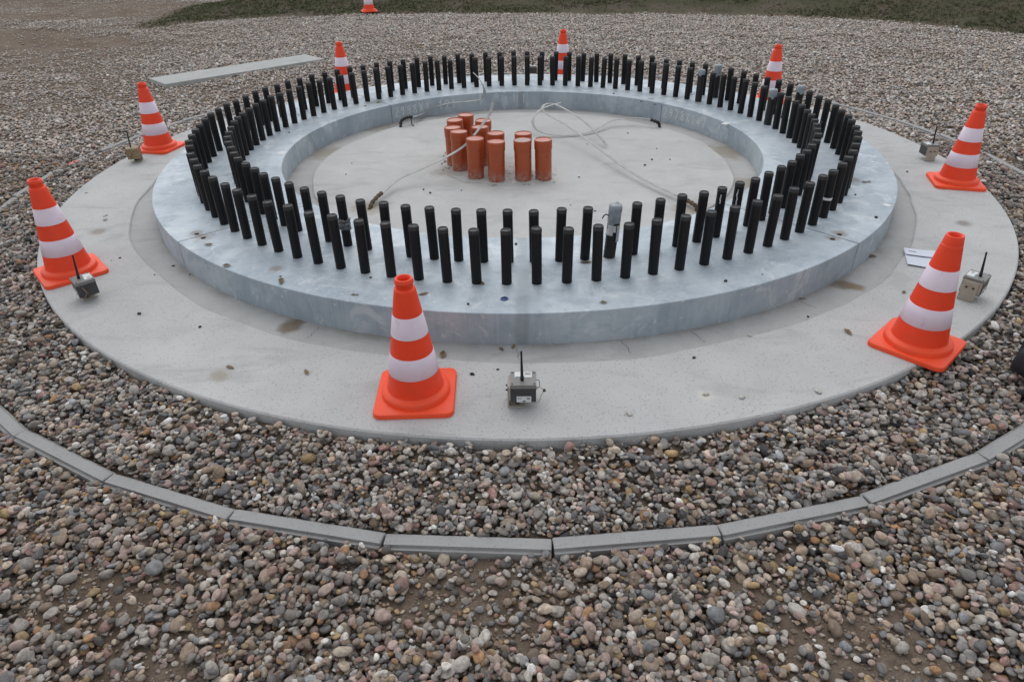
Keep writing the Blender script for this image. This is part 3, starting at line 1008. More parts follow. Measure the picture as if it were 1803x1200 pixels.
# ------------------------------------------------------------------ sensor boxes
def make_sensor(brown=False):
    e = empty('sensor_box')
    w, d, h, zb = 0.092, 0.085, 0.062, 0.034       # case width, depth, height, clearance
    cm, dm = (M['brown_case'], M['brown_case']) if brown else (M['case'], M['case_dark'])
    bm = bmesh.new()
    box(bm, (0, 0, zb + h / 2), (w, d, h), bev=0.003)
    case = obj('case', bm, dm, e)
    bm = bmesh.new()
    box(bm, (0, 0, zb + h + 0.006), (w + 0.002, d + 0.002, 0.016), bev=0.002)
    lid = obj('lid', bm, cm, e)
    for sx in (-1, 1):
        for sy in (-1, 1):
            obj('screw', lathe([(0.0035, 0), (0.003, 0.002), (0, 0.002)], 8), M['screw'], lid, (sx * (w / 2 - 0.007), sy * (d / 2 - 0.008), zb + h + 0.0138))
    if not brown:
        bm = bmesh.new()
        box(bm, (0.0, d / 2 - 0.021, zb + h + 0.0146), (0.062, 0.034, 0.0012))
        lb = obj('lid_label', bm, M['label'], lid)
        bm = bmesh.new()
        box(bm, (-0.012, d / 2 - 0.036, zb + h + 0.0154), (0.034, 0.003, 0.0006))
        obj('print_line', bm, M['teal_ink'], lb)
        bm = bmesh.new()
        for j in range(3): box(bm, (0.016, d / 2 - 0.012 - j * 0.005, zb + h + 0.0154), (0.022, 0.0016, 0.0006))
        obj('print_text', bm, M['ink'], lb)
        bm = bmesh.new()
        box(bm, (0.002, -d / 2 - 0.0006, zb + 0.014), (0.053, 0.0012, 0.026))
        lb = obj('case_label', bm, M['label'], case)
        bm = bmesh.new()
        box(bm, (0.003, -d / 2 - 0.0014, zb + 0.0055), (0.010, 0.0006, 0.005))
        box(bm, (-0.014, -d / 2 - 0.0014, zb + 0.018), (0.015, 0.0006, 0.0018))
        for q in range(4): box(bm, (0.014 + q * 0.0028, -d / 2 - 0.0014, zb + 0.018), (0.0016, 0.0006, 0.008))
        obj('print_text', bm, M['ink'], lb)
    # antenna
    ax, ay, az = -0.004, -0.012, zb + h + 0.012
    tip = Vector((ax - 0.002, ay + 0.012, az + 0.118))
    if brown:
        pts = catmull([(ax, ay, az), (ax - 0.01, ay + 0.002, az + 0.06), (ax - 0.022, ay, az + 0.105), (ax - 0.008, ay - 0.02, az + 0.114)], 5)
        bm = tube(bmesh.new(), pts, [0.0045] * len(pts), 8)
    else:
        b0 = Vector((ax, ay, az))
        pts = [b0, b0.lerp(tip, .15), b0.lerp(tip, .16), b0.lerp(tip, .9), b0.lerp(tip, .905), tip]
        bm = tube(bmesh.new(), pts, [0.0068, 0.0066, 0.0060, 0.0034, 0.0040, 0.0040], 10)
    obj('antenna', bm, M['rubber'], e, smooth=True)
    # bracket: upright plate on one side, foot on the slab
    bm = bmesh.new()
    box(bm, (-w / 2 - 0.0085, 0.004, 0.048), (0.005, 0.066, 0.095), bev=0.001)
    br = obj('bracket_plate', bm, M['bracket'], e)
    bm = bmesh.new()
    box(bm, (-w / 2 + 0.022, 0.004, 0.0025), (0.058, 0.066, 0.005), bev=0.001)
    obj('bracket_foot', bm, M['bracket'], e)
    bm = bmesh.new()
    box(bm, (-w / 2 - 0.0035, 0.0, zb + h / 2 + 0.004), (0.006, d * 0.94, h * 0.9), bev=0.001)
    obj('back_panel', bm, M['bracket'], e)
    for sy in (-0.012, 0.016):
        bm = lathe([(0.005, 0), (0.005, 0.003), (0.003, 0.0035), (0.003, 0.007), (0, 0.007)], 8)
        s = obj('bolt_head', bm, M['screw'], br, (-w / 2 - 0.011, sy, 0.068))
        s.rotation_euler = (0, -PI / 2, 0)
    obj('foot_nut', lathe([(0.008, 0), (0.008, 0.006), (0.004, 0.0065), (0.004, 0.014), (0, 0.014)], 6), M['screw'], e, (-w / 2 + 0.025, -0.008, 0.005))
    # little looped wires at the other side
    bm = tube(bmesh.new(), catmull([(w / 2, -0.02, zb + 0.05), (w / 2 + 0.012, -0.018, zb + 0.048), (w / 2 + 0.028, -0.012, zb + 0.03),
                                   (w / 2 + 0.018, -0.02, zb + 0.012), (w / 2 + 0.010, -0.025, zb - 0.01), (w / 2 - 0.008, -0.028, zb - 0.014), (w / 2 - 0.02, -0.022, zb)], 5), 0.0012, 5)
    obj('wire', bm, M['wire'], e, smooth=True)
    bm = tube(bmesh.new(), catmull([(w / 2, 0.01, zb + h), (w / 2 + 0.012, 0.012, zb + h - 0.006), (w / 2 + 0.012, 0.0, zb + h - 0.022), (w / 2, -0.006, zb + h - 0.03)], 5), 0.0012, 5)
    obj('wire', bm, M['screw'], e, smooth=True)
    bm = lathe([(0.002, 0), (0.006, 0.003), (0.005, 0.009), (0.002, 0.013), (0, 0.014)], 8)
    obj('wire_knot', bm, M['rust_sheath'], e, (w / 2 + 0.03, -0.012, zb + 0.024))
    return e


s0 = make_sensor()
sb = make_sensor(True)
SENS = [
    (-0.000, -2.798, -90, 0, 'small grey sensor box with upright antenna, its white label facing the wide gravel bed'),
    (-2.062, -1.965, -137, 0, 'small grey sensor box close against a cone base, antenna in front of the cone'),
    (2.050, -2.032, -46, 0, 'grey sensor box showing its beige bracket plate, partly hidden by the overhanging cone'),
    (2.863, -0.023, -2.5, 0, 'grey sensor box turned with its bracket plate outward, at the slab edge by the kerb'),
    (0.129, 3.005, 88, 0, 'grey sensor box half hidden behind the far bolts'),
    (-2.851, 0.147, 178, 1, 'brown weathered sensor box with a bent antenna tip, at the slab edge'),
]
for i, (x, y, th, br, lab) in enumerate(SENS):
    o = sb if br else (s0 if i == 0 else copy_tree(s0))
    o.location = (x, y, 0.0003)
    o.rotation_euler = (0, 0, math.radians(th + 90))
    if br: o.rotation_euler.z += 0.35
    tag(o, lab, 'sensor', 'antenna sensor boxes on the slab')

# ------------------------------------------------------------------ folded paper, plank, bag
e = empty('folded_paper', (2.035, -1.63, 0.0), math.radians(-22))
tag(e, 'folded white sheet of paper lying on the slab behind a cone', 'paper')


def sheet(P, mat_, parent, name, th=0.0008):
    bm = bmesh.new()
    rows = [[bm.verts.new(p) for p in r] for r in P]
    for a, b in zip(rows[:-1], rows[1:]):
        for i in range(len(a) - 1): bm.faces.new((a[i], a[i + 1], b[i + 1], b[i]))
    o = obj(name, bm, mat_, parent)
    md = o.modifiers.new('thick', 'SOLIDIFY'); md.thickness = th; md.offset = 1
    return o


sheet([[(-0.075, -0.11, 0.008), (0.02, -0.115, 0.006), (0.075, -0.105, 0.007)], [(-0.075, -0.05, 0.004), (0.0, -0.05, 0.004), (0.075, -0.045, 0.008)],
       [(-0.078, 0.03, 0.002), (0.0, 0.03, 0.002), (0.075, 0.035, 0.003)], [(-0.08, 0.10, 0.004), (0.0, 0.105, 0.002), (0.075, 0.105, 0.008)]], M['paper'], e, 'lower_leaf')
up = sheet([[(-0.075, 0.015, 0.008), (0.0, 0.012, 0.009), (0.07, 0.018, 0.008)], [(-0.077, 0.06, 0.0065), (0.0, 0.06, 0.007), (0.073, 0.065, 0.008)],
            [(-0.08, 0.102, 0.0055), (0.0, 0.106, 0.0045), (0.075, 0.106, 0.0095)]], M['paper'], e, 'upper_leaf')
bm = bmesh.new()
box(bm, (-0.042, 0.062, 0.0082), (0.036, 0.005, 0.0006))
obj('print_text', bm, M['ink'], e)

P4 = [Vector(p) for p in ((-4.391, 3.519, 0), (-2.883, 5.000, 0), (-2.553, 4.594, 0), (-3.993, 3.181, 0))]
ctr = sum(P4, Vector()) / 4
ang = math.atan2((P4[1] - P4[0]).y + (P4[2] - P4[3]).y, (P4[1] - P4[0]).x + (P4[2] - P4[3]).x)
bm = bmesh.new()
box(bm, (0, 0, 0.01), (2.04, 0.50, 0.07), bev=0.006)
pk = obj('concrete_plank', bm, M['plank'], None, (ctr.x, ctr.y, -0.105), ang)
tag(pk, 'long flat concrete plank lying alone on the gravel', 'plank')

bagr = empty('equipment_bag', (2.115, -2.615, -0.05), 0.25)
tag(bagr, 'black bag with a thick strap set down on the gravel at the edge', 'bag')
bm = bmesh.new()
box(bm, (0.03, 0.02, 0.11), (0.34, 0.24, 0.22), bev=0.06)
obj('bag_body', bm, M['nylon'], bagr, smooth=True)
bm = bmesh.new()
box(bm, (-0.16, 0.0, 0.085), (0.12, 0.16, 0.11), rot=(0, 0.25, 0), bev=0.035)
obj('side_pocket', bm, M['nylon'], bagr, smooth=True)
obj('strap', tube(bmesh.new(), catmull([(-0.12, -0.10, 0.12), (-0.19, -0.09, 0.09), (-0.225, -0.06, 0.04), (-0.245, -0.03, -0.005)], 6), 0.017, 10), M['rubber'], bagr, smooth=True)
bm = bmesh.new()
box(bm, (-0.13, -0.108, 0.07), (0.05, 0.008, 0.02), rot=(0, 0.3, 0))
obj('red_tab', bm, M['red_tag'], bagr)

# ------------------------------------------------------------------ kerb of 50 cm stones
kerb = empty('kerb', (KC[0], KC[1], 0))
tag(kerb, kind='structure')
NK = 43
L = 2 * PI * KR / NK - 0.005
kme = None
for k in range(NK):
    a = math.radians(-88.64) + (k + 0.5) * 2 * PI / NK
    if kme is None:
        bm = bmesh.new()
        box(bm, (0, 0, -0.10), (L, 0.062, 0.20))
        te = [ed for ed in bm.edges if ed.verts[0].co.z > -0.01 and ed.verts[1].co.z > -0.01 and abs(ed.verts[0].co.x - ed.verts[1].co.x) > 0.1]
        bmesh.ops.bevel(bm, geom=te, offset=0.011, segments=2, affect='EDGES')
        ends = [ed for ed in bm.edges if abs(abs(ed.verts[0].co.x) - L / 2) < 1e-4 and abs(ed.verts[0].co.x - ed.verts[1].co.x) < 1e-5]
        bmesh.ops.bevel(bm, geom=ends, offset=0.0025, segments=1, affect='EDGES')
        s = obj('kerb_stone', bm, M['kerb'], kerb)
        kme = s.data
    else:
        s = obj('kerb_stone', kme, None, kerb)
    s.location = (KR * math.cos(a), KR * math.sin(a), KZ + random.gauss(0, 0.003))
    s.rotation_euler = (random.gauss(0, 0.012), random.gauss(0, 0.004), a + PI / 2 + random.gauss(0, 0.006))
    if k == int(((177.3 + 88.64) % 360) / (360 / NK)):
        bm = bmesh.new()
        box(bm, (0, 0, 0.0008), (0.09, 0.04, 0.0012))
        obj('pink_paint_mark', bm, M['pink'], s, (0.02, 0, 0.0))

# ------------------------------------------------------------------ leaves, crumbs and chips lying about
LEAF_RING = [(-1.568, -1.677), (-1.389, -1.920), (-1.081, -2.082), (-0.724, -2.214), (-0.427, -2.214), (0.337, -2.305), (-0.179, -2.123), (0.297, -1.920), (2.037, -0.883)]
DARK_RING = [(-1.101, -2.031), (-0.685, -2.052), (-0.228, -2.305), (-0.030, -1.707), (1.071, -2.061), (0.892, -2.122), (1.857, -1.422), (1.888, -1.086), (0.827, 1.485), (0.967, 1.628),
             (-1.752, 0.368)]
LEAF_SLAB = [(-2.533, -0.915), (-1.175, -2.555), (-0.856, -2.595), (-0.090, -2.422), (-0.040, -2.402), (-0.329, -2.463), (1.295, -2.015), (1.805, -1.577), (1.375, -2.331), (1.774, -1.985)]
DARK_SLAB = [(-2.173, -1.547), (-2.143, -1.517), (-1.824, -1.598), (-1.694, -1.700), (-1.864, -1.720), (-1.753, -2.117), (-1.424, -2.239), (-0.199, -2.616), (-0.100, -2.585), (1.255, -2.199),
             (0.687, -2.514), (2.597, -0.300)]
PALE = [(0.956, -2.351), (0.677, -2.758), (0.806, -2.778), (1.095, -2.748), (-2.874, -0.507), (-2.503, -0.977), (0.378, -2.870)]
DARK_IN = [(0.389, -0.322), (0.869, -0.086), (1.019, 0.303), (0.859, 0.723), (0.939, 0.037), (-1.219, -0.200), (-1.229, 0.046), (-0.639, -0.527), (-0.589, -0.588), (-0.390, -0.547), (1.069, 0.037),
           (0.439, -0.935), (0.299, -0.833), (-0.891, 1.378), (0.509, 0.436)]


def lump(seed, s, flat=0.6):
    rr = random.Random(seed)
    bm = bmesh.new()
    bmesh.ops.create_icosphere(bm, subdivisions=2, radius=1.0)
    ph = [rr.uniform(0, 6.28) for _ in range(6)]
    for v in bm.verts:
        c = v.co
        f = 1 + 0.22 * math.sin(3.1 * c.x + ph[0]) * math.sin(2.7 * c.y + ph[1]) + 0.18 * math.sin(5 * c.z + ph[2] + 3 * c.x) + rr.uniform(-.08, .08)
        v.co = Vector((c.x * f * s * (1 + 0.4 * math.sin(ph[3])), c.y * f * s, c.z * f * s * flat))
    return bm


def leaf_bm(seed, s):
    rr = random.Random(seed)
    bm = bmesh.new()
    n = 7
    rows = []
    cu, tw = rr.uniform(0.1, 0.4), rr.uniform(-0.3, 0.3)
    for i in range(n):
        t = i / (n - 1)
        w = math.sin(PI * min(0.97, t * 0.93 + 0.04)) ** 0.8 * 0.42 * rr.uniform(0.45, 1.25)
        rows.append([bm.verts.new(((t - 0.5) * 2 * s, j * w * s, s * (cu * abs(j) * w * 1.5 + 0.25 * cu * (2 * t - 1) ** 2 + tw * j * w * t * 0.5 + 0.10))) for j in (-1, -.5, 0, .5, 1)])
    for a, b in zip(rows[:-1], rows[1:]):
        for j in range(4): bm.faces.new((a[j], a[j + 1], b[j + 1], b[j]))
    return bm


LM = [bpy.data.meshes.new('dead_leaf') for _ in range(4)]
for i, m_ in enumerate(LM):
    b_ = leaf_bm(i, 0.028); b_.to_mesh(m_); b_.free(); m_.materials.append(M['leaf'])
CM = [bpy.data.meshes.new('dirt_crumb') for _ in range(4)]
for i, m_ in enumerate(CM):
    b_ = lump(i, 0.011, 0.6); b_.to_mesh(m_); b_.free(); m_.materials.append(M['crumb']); m_.shade_smooth()
PM = [bpy.data.meshes.new('stone_chip') for _ in range(3)]
for i, m_ in enumerate(PM):
    b_ = lump(i + 10, 0.016, 0.55); b_.to_mesh(m_); b_.free(); m_.materials.append(M['chip']); m_.shade_smooth()


def scatter(pts_, meshes, name, label, cat, group, z, smin, smax, zoff):
    for x, y in pts_:
        s = random.uniform(smin, smax)
        r_ = math.hypot(x, y)
        zz = z
        if z == 0.0 and (RO < r_ < 2.52 or 1.46 < r_ < RI): zz = -0.011
        o = obj(name, random.choice(meshes), None, None, (x, y, zz + zoff * s), random.uniform(0, 6.28))
        o.scale = (s, s, s)
        tag(o, label, cat, group)


scatter(LEAF_RING, LM, 'dead_leaf', 'small curled brown leaf scrap lying on the steel ring', 'leaf', 'leaf scraps on the ring', ZR, 0.6, 1.15, 0.0)
scatter(LEAF_SLAB, LM, 'dead_leaf', 'small curled brown leaf scrap lying on the concrete outside the steel ring', 'leaf', 'leaf scraps on the slab', 0.0, 0.6, 1.1, 0.0)
scatter(DARK_RING, CM, 'dirt_crumb', 'tiny dark crumb of dirt on the steel ring', 'dirt crumb', 'crumbs on the ring', ZR, 0.3, 0.75, 0.005)
scatter(DARK_SLAB, CM, 'dirt_crumb', 'tiny dark crumb of dirt on the concrete outside the steel ring', 'dirt crumb', 'crumbs on the slab', 0.0, 0.25, 0.75, 0.005)
scatter(DARK_IN, CM, 'dirt_crumb', 'tiny dark crumb of dirt on the concrete floor inside the steel ring', 'dirt crumb', 'crumbs inside the ring', 0.0, 0.3, 0.8, 0.005)
scatter(PALE, PM, 'stone_chip', 'small pale stone chip lying on the slab', 'stone chip', 'pale chips on the slab', 0.0, 0.45, 0.85, 0.007)


# ------------------------------------------------------------------ gravel: pebbles settled one on another
def proto_collection(name, meshes):
    c = bpy.data.collections.new(name)
    for i, m_ in enumerate(meshes):
        o = bpy.data.objects.new('%s_%02d' % (name, i), m_)
        c.objects.link(o)
    return c


def pebble_mesh(seed, cuts, sub=2):
    rr = np.random.default_rng(seed)
    bm = bmesh.new()
    bmesh.ops.create_icosphere(bm, subdivisions=sub, radius=1.0)
    planes = []
    for _ in range(cuts):
        d = rr.normal(size=3); d /= np.linalg.norm(d)
        planes.append((Vector(d), rr.uniform(0.52, 0.84)))
    ph = rr.uniform(0, 6.28, 6)
    for v in bm.verts:
        c = v.co.copy()
        f = 1 + 0.09 * math.sin(2.3 * c.x + ph[0]) + 0.08 * math.sin(2.9 * c.y + ph[1]) + 0.07 * math.sin(2.6 * c.z + ph[2] + c.x)
        c = c * f
        for d, k in planes:
            e_ = c.dot(d) - k
            if e_ > 0: c = c - d * e_ * 0.88
        v.co = c
    for _ in range(1):
        bmesh.ops.smooth_vert(bm, verts=bm.verts, factor=0.28, use_axis_x=True, use_axis_y=True, use_axis_z=True)
    m_ = bpy.data.meshes.new('pebble')
    bm.to_mesh(m_); bm.free()
    m_.materials.append(M['pebble'])
    m_.shade_smooth()
    return m_


PEB = [pebble_mesh(i, 4 + i % 5) for i in range(14)] + [pebble_mesh(50 + i, 10 + i) for i in range(10)]
peb_col = proto_collection('pebble_shapes', PEB)

# colours of the stones: (share, linear rgb)
PAL = [(18, (0.29, 0.268, 0.245)), (16, (0.375, 0.345, 0.31)), (9, (0.21, 0.20, 0.19)), (6, (0.115, 0.115, 0.12)), (4, (0.05, 0.05, 0.053)), (10, (0.40, 0.335, 0.265)), (7, (0.30, 0.225, 0.165)),
       (11, (0.36, 0.27, 0.24)), (1.2, (0.31, 0.17, 0.08)), (1.2, (0.34, 0.24, 0.12)), (6, (0.52, 0.49, 0.45)), (2.5, (0.68, 0.66, 0.62)), (5, (0.225, 0.235, 0.245)), (3, (0.26, 0.155, 0.135)), (5, (0.20, 0.15, 0.11))]
PW = np.array([p[0] for p in PAL], float); PW /= PW.sum()
PC = np.array([p[1] for p in PAL])


def tints(n, x, y, dusty, warm=None):
    c = PC[rng.choice(len(PC), n, p=PW)]
    if warm is not None:               # the trodden ground outside the kerb holds more brown, rust and dark stones
        w2 = PW * np.array([.7, .8, .8, 1.3, 1.5, 1.2, 1.8, 1.3, 4.0, 4.0, 1.0, 1.2, 1.2, 2.2, 2.2])
        c2 = PC[rng.choice(len(PC), n, p=w2 / w2.sum())]
        c = np.where(warm[:, None], c2, c)
    c = c * np.exp(rng.normal(0.10, 0.23, (n, 1)))
    soil = np.array((0.215, 0.178, 0.146))
    m_ = dusty[:, None]
    return np.clip(c * (1 - m_) + soil * m_, 0.01, 0.75)


def euler_z(n, tilt):
    return np.stack([rng.normal(0, tilt, n), rng.normal(0, tilt, n), rng.uniform(0, 6.28, n)], -1)


def in_view(x, y, z, mx=1.18, my=1.15):
    d = np.stack([x - CAM.x, y - CAM.y, z - CAM.z], -1)
    w = d @ np.array(_f)
    u = d @ np.array(_r) / np.maximum(w, 1e-3) * 23.82 / 18.0
    v = d @ np.array(_u) / np.maximum(w, 1e-3) * 23.82 / 12.0
    return (w > 0.05) & (np.abs(u) < mx) & (np.abs(v) < my)


def stone_group(name, col_):
    ng = bpy.data.node_groups.new(name, 'GeometryNodeTree')
    ng.interface.new_socket('Geometry', in_out='INPUT', socket_type='NodeSocketGeometry')
    ng.interface.new_socket('Geometry', in_out='OUTPUT', socket_type='NodeSocketGeometry')
    N = ng.nodes
    gi, go = N.new('NodeGroupInput'), N.new('NodeGroupOutput')
    ci = N.new('GeometryNodeCollectionInfo')
    ci.inputs['Collection'].default_value = col_
    ci.inputs['Separate Children'].default_value = True
    ci.inputs['Reset Children'].default_value = True
    ip = N.new('GeometryNodeInstanceOnPoints')
    ip.inputs['Pick Instance'].default_value = True

    def attr(nm, typ):
        a = N.new('GeometryNodeInputNamedAttribute')
        a.data_type = typ
        a.inputs['Name'].default_value = nm
        return a.outputs['Attribute']
    e2r = N.new('FunctionNodeEulerToRotation')
    lk = ng.links.new
    lk(attr('rot', 'FLOAT_VECTOR'), e2r.inputs[0])
    lk(gi.outputs[0], ip.inputs['Points'])
    lk(ci.outputs[0], ip.inputs['Instance'])
    lk(attr('shape', 'INT'), ip.inputs['Instance Index'])
    lk(e2r.outputs[0], ip.inputs['Rotation'])
    lk(attr('size', 'FLOAT_VECTOR'), ip.inputs['Scale'])
    lk(ip.outputs[0], go.inputs[0])
    return ng


def instances(name, P, rot, size, shape, tint, col_, mat_):
    m_ = bpy.data.meshes.new(name)
    n = len(P)
    m_.vertices.add(n)
    m_.vertices.foreach_set('co', np.ascontiguousarray(P, np.float32).ravel())

    def put(nm, typ, key, arr):
        a = m_.attributes.new(nm, typ, 'POINT')
        a.data.foreach_set(key, np.ascontiguousarray(arr).ravel())
    put('rot', 'FLOAT_VECTOR', 'vector', rot.astype(np.float32))
    put('size', 'FLOAT_VECTOR', 'vector', size.astype(np.float32))
    put('shape', 'INT', 'value', shape.astype(np.int32))
    put('tint', 'FLOAT_COLOR', 'color', np.concatenate([tint, np.ones((n, 1))], 1).astype(np.float32))
    put('rnd', 'FLOAT', 'value', rng.uniform(0, 1, n).astype(np.float32))
    o = obj(name, m_, mat_)
    md = o.modifiers.new('scatter', 'NODES')
    md.node_group = stone_group(name + '_nodes', col_)
    return o


def settle(x0, x1, y0, y1, n, keep, res=0.005):
    W_, H_ = int((x1 - x0) / res), int((y1 - y0) / res)
    xs = x0 + (np.arange(W_) + 0.5) * res
    ys = y0 + (np.arange(H_) + 0.5) * res
    gx_, gy_ = np.meshgrid(xs, ys)
    Hm = ground_z(gx_, gy_).astype(np.float64)
    rk = np.hypot(gx_ - KC[0], gy_ - KC[1])
    blocked = (np.hypot(gx_, gy_) < RD + 0.007) | (np.abs(rk - KR) < 0.037)
    Hm[blocked] = 0.5
    K = 5
    bare_ = np.clip(0.36 + (fbm(gx_ * 3.1, gy_ * 3.1, 4, 62) - 0.50) * 2.7, 0.05, 0.84) * (rk > KR + 0.03)
    thr = rng.random(n)
    cand = rng.uniform(0, 1, (n, K, 2))
    cand[..., 0] = cand[..., 0] * (W_ - 12) + 6
    cand[..., 1] = cand[..., 1] * (H_ - 12) + 6
    cand = cand.astype(int)
    d = np.clip(np.exp(rng.normal(math.log(0.0117), 0.34, n)), 0.005, 0.027)     # mean half-length
    d = np.sort(d[:n // 3])[::-1].tolist() + d[n // 3:].tolist()
    ar = rng.uniform(0.6, 0.95, n)
    th = rng.uniform(0.38, 0.70, n)
    disk = {}
    out = []
    for i in range(n):
        a = d[i]
        b = a * ar[i]
        c = a * th[i]
        rad = math.sqrt(a * b)
        R = max(1, int(rad / res + 0.5))
        best, bh = None, 9
        for cx, cy in cand[i]:
            h = Hm[cy, cx]
            if h > 0.3: continue
            q = R
            if cx - q < 0 or cy - q < 0 or cx + q >= W_ or cy + q >= H_: continue
            s4 = (Hm[cy, cx - q], Hm[cy, cx + q], Hm[cy - q, cx], Hm[cy + q, cx])
            s4 = [v_ if v_ < 0.3 else h for v_ in s4]
            hh = h * 0.5 + sum(s4) * 0.125
            if bare_[cy, cx] > thr[i]: continue
            if hh < bh: best, bh = (cx, cy), hh
        if best is None: continue
        cx, cy = best
        z = bh + c * 0.56
        if R not in disk:
            q = np.arange(-R, R + 1)
            r2 = (q[:, None] ** 2 + q[None] ** 2) / float((R + 0.3) ** 2)
            disk[R] = np.where(r2 < 1, np.sqrt(np.clip(1 - r2, 0, 1)), -50)
        sl = Hm[cy - R:cy + R + 1, cx - R:cx + R + 1]
        k_ = disk[R]
        if sl.shape == k_.shape:
            np.maximum(sl, np.where(sl > 0.3, sl, z + c * k_), out=sl)
        out.append((xs[cx] + (rng.random() - .5) * res, ys[cy], z, a, b, c))
    return np.array(out)


near = settle(-4.3, 4.3, -4.15, 0.6, 168000, None)
near = near[in_view(near[:, 0], near[:, 1], near[:, 2])]
x, y, z = near[:, 0], near[:, 1], near[:, 2]
rk = np.hypot(x - KC[0], y - KC[1])
outer = rk > KR
dirt = np.where(outer, np.clip(0.10 + 0.55 * (fbm(x * 1.1 + 3, y * 1.1, 3, 31) - 0.42), 0.04, 0.45), 0.03)
n = len(near)
grit_n = 110000
qx, qy = rng.uniform(-3.9, 3.9, grit_n), rng.uniform(-4.1, 0.6, grit_n)
qz = ground_z(qx, qy)
qk = np.hypot(qx - KC[0], qy - KC[1]) > KR + 0.035
qk &= in_view(qx, qy, qz)
qx, qy, qz = qx[qk], qy[qk], qz[qk]
qa = np.clip(np.exp(rng.normal(math.log(0.0034), 0.4, len(qx))), 0.0015, 0.007)
near = np.concatenate([near, np.stack([qx, qy, qz + qa * 0.3, qa, qa * 0.85, qa * 0.7], -1)])
x, y = near[:, 0], near[:, 1]
dirt = np.concatenate([dirt, np.full(len(qx), 0.6)])
n = len(near)
gv = instances('gravel', near[:, :3], euler_z(n, 0.28), near[:, 3:6] * 1.08, rng.choice(len(PEB), n), tints(n, x, y, dirt, np.hypot(x - KC[0], y - KC[1]) > KR), peb_col, M['pebble'])
tag(gv, 'loose mixed pebbles covering the ground on both sides of the kerb', 'gravel', kind='stuff')

# gravel farther off: spread without settling, two thin layers
nf = 460000
fx = rng.uniform(-12.5, 10.5, nf)
fy = rng.uniform(0.6, 13.5, nf)
r0 = np.hypot(fx, fy)
rk = np.hypot(fx - KC[0], fy - KC[1])
fz = ground_z(fx, fy)
ok = (r0 > RD + 0.02) & (np.abs(rk - KR) > 0.045) & in_view(fx, fy, fz, 1.12, 1.12)
tdp = turf_depth(fx, fy)
ok &= tdp < rng.normal(-0.08, 0.07, nf)
# bare, packed streaks of soil
bare = fbm(fx * 0.55 + 0.3 * fy, fy * 0.9, 4, 44)
lefty = np.clip((-fx - 2.0) / 5.0, 0, 1)
thin = np.clip((bare - 0.52 + 0.10 * lefty) * 6, 0, 1) * np.where(rk < KR, 0, 1) * (0.25 + 0.5 * lefty)
lane = np.clip((-fx - 3.2) / 3.0, 0, 1) * np.clip((fy - 3.6) / 2.5, 0, 1) * np.clip((fbm(fx * 0.35 + 4, fy * 0.8, 3, 90) - 0.30) * 5, 0.25, 1)
thin = np.maximum(thin, 0.93 * lane)
ok &= rng.random(nf) > thin
# keep clear of the plank
lx = (fx - ctr.x) * math.cos(ang) + (fy - ctr.y) * math.sin(ang)
ly = -(fx - ctr.x) * math.sin(ang) + (fy - ctr.y) * math.cos(ang)
ok &= ~((np.abs(lx) < 1.03) & (np.abs(ly) < 0.26))
fx, fy, fz, thin, lefty = fx[ok], fy[ok], fz[ok], thin[ok], lefty[ok]
n = len(fx)
a = np.clip(np.exp(rng.normal(math.log(0.0128), 0.28, n)), 0.007, 0.026)
b, c = a * rng.uniform(0.68, 1, n), a * rng.uniform(0.45, 0.75, n)
fz = fz + c * 0.35 + rng.uniform(0, 0.022, n) * np.where(np.hypot(fx, fy - 0.08) < KR, 1.0, 0.8) * (1 - thin)
dirt = np.clip(0.16 + 0.35 * thin + 0.2 * lefty, 0, 0.6)
gf = instances('gravel', np.stack([fx, fy, fz], -1), euler_z(n, 0.28), np.stack([a, b, c], -1), rng.choice(len(PEB), n), np.clip(tints(n, fx, fy, dirt) * 1.2 + 0.10, 0, 0.8), peb_col, M['pebble'])
tag(gf, 'wide spread of paler gravel beyond the slab, reaching to the turf', 'gravel', kind='stuff')


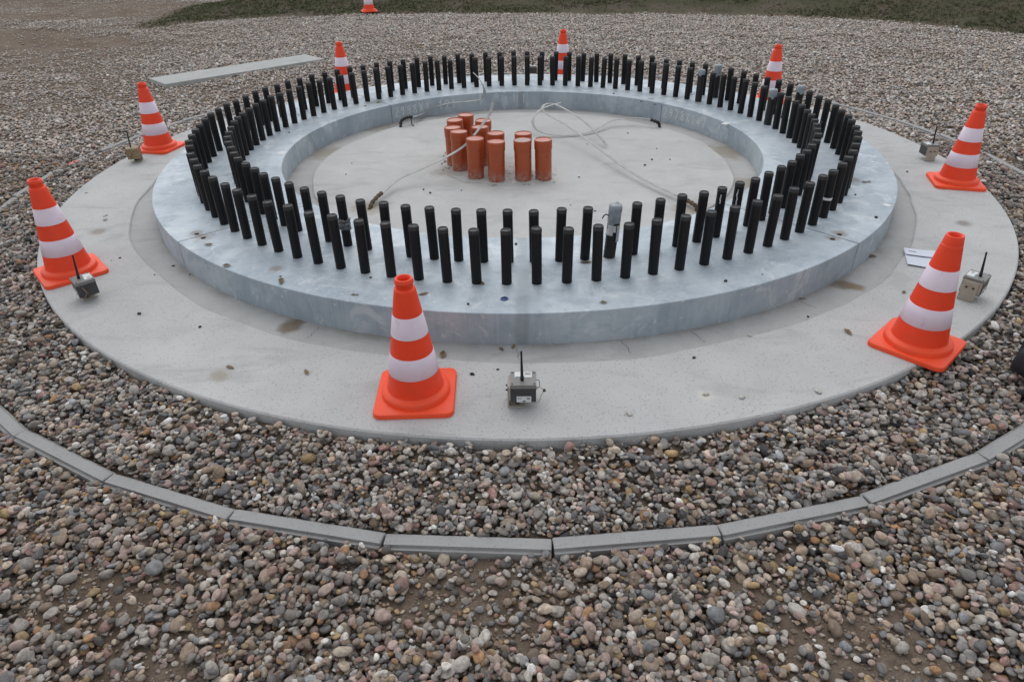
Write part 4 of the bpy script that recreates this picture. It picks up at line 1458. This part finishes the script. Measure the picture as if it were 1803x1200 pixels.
# ------------------------------------------------------------------ turf on the bank
def tuft_mesh(seed):
    rr = random.Random(seed)
    bm = bmesh.new()
    for _ in range(9):
        a0, r_ = rr.uniform(0, 6.28), rr.uniform(0, 0.03)
        px, py = r_ * math.cos(a0), r_ * math.sin(a0)
        a1 = rr.uniform(0, 6.28)
        h = rr.uniform(0.025, 0.06); le = rr.uniform(0.01, 0.05); w = rr.uniform(0.002, 0.004)
        s = Vector((-math.sin(a1), math.cos(a1), 0)) * w
        p0 = Vector((px, py, -0.005)); p1 = p0 + Vector((math.cos(a1) * le * 0.35, math.sin(a1) * le * 0.35, h * 0.65)); p2 = p0 + Vector((math.cos(a1) * le, math.sin(a1) * le, h))
        v = [bm.verts.new(q) for q in (p0 - s, p0 + s, p1 + s * 0.8, p1 - s * 0.8, p2)]
        bm.faces.new((v[0], v[1], v[2], v[3])); bm.faces.new((v[3], v[2], v[4]))
    m_ = bpy.data.meshes.new('grass_tuft')
    bm.to_mesh(m_); bm.free()
    m_.materials.append(M['grass'])
    return m_


tuft_col = proto_collection('tuft_shapes', [tuft_mesh(i) for i in range(6)])
nt = 130000
tx, ty = rng.uniform(-11, 13, nt), rng.uniform(4.5, 17, nt)
tz = ground_z(tx, ty)
td = turf_depth(tx, ty)
patch = fbm(tx * 0.7, ty * 1.1, 4, 71)
ok = (td > rng.normal(0.08, 0.12, nt)) & in_view(tx, ty, tz, 1.2, 1.35) & (rng.random(nt) < np.clip((patch - 0.36) * 5, 0.12, 1))
tx, ty, tz, patch = tx[ok], ty[ok], tz[ok], patch[ok]
n = len(tx)
g1, g2 = np.array((0.074, 0.090, 0.034)), np.array((0.150, 0.122, 0.082))
mixg = np.clip(0.75 - (patch - 0.4) * 3.0 + rng.normal(0, 0.22, n), 0, 1)[:, None]
tt = (g1 * (1 - mixg) + g2 * mixg) * np.exp(rng.normal(0, 0.2, (n, 1)))
sc_ = rng.uniform(0.5, 0.95, n)
gr = instances('grass', np.stack([tx, ty, tz], -1), euler_z(n, 0.12), np.stack([sc_, sc_, sc_ * rng.uniform(0.6, 1.1, n)], -1), rng.choice(6, n), tt, tuft_col, M['grass'])
tag(gr, 'short patchy turf on the low bank behind the gravel', 'grass', kind='stuff')
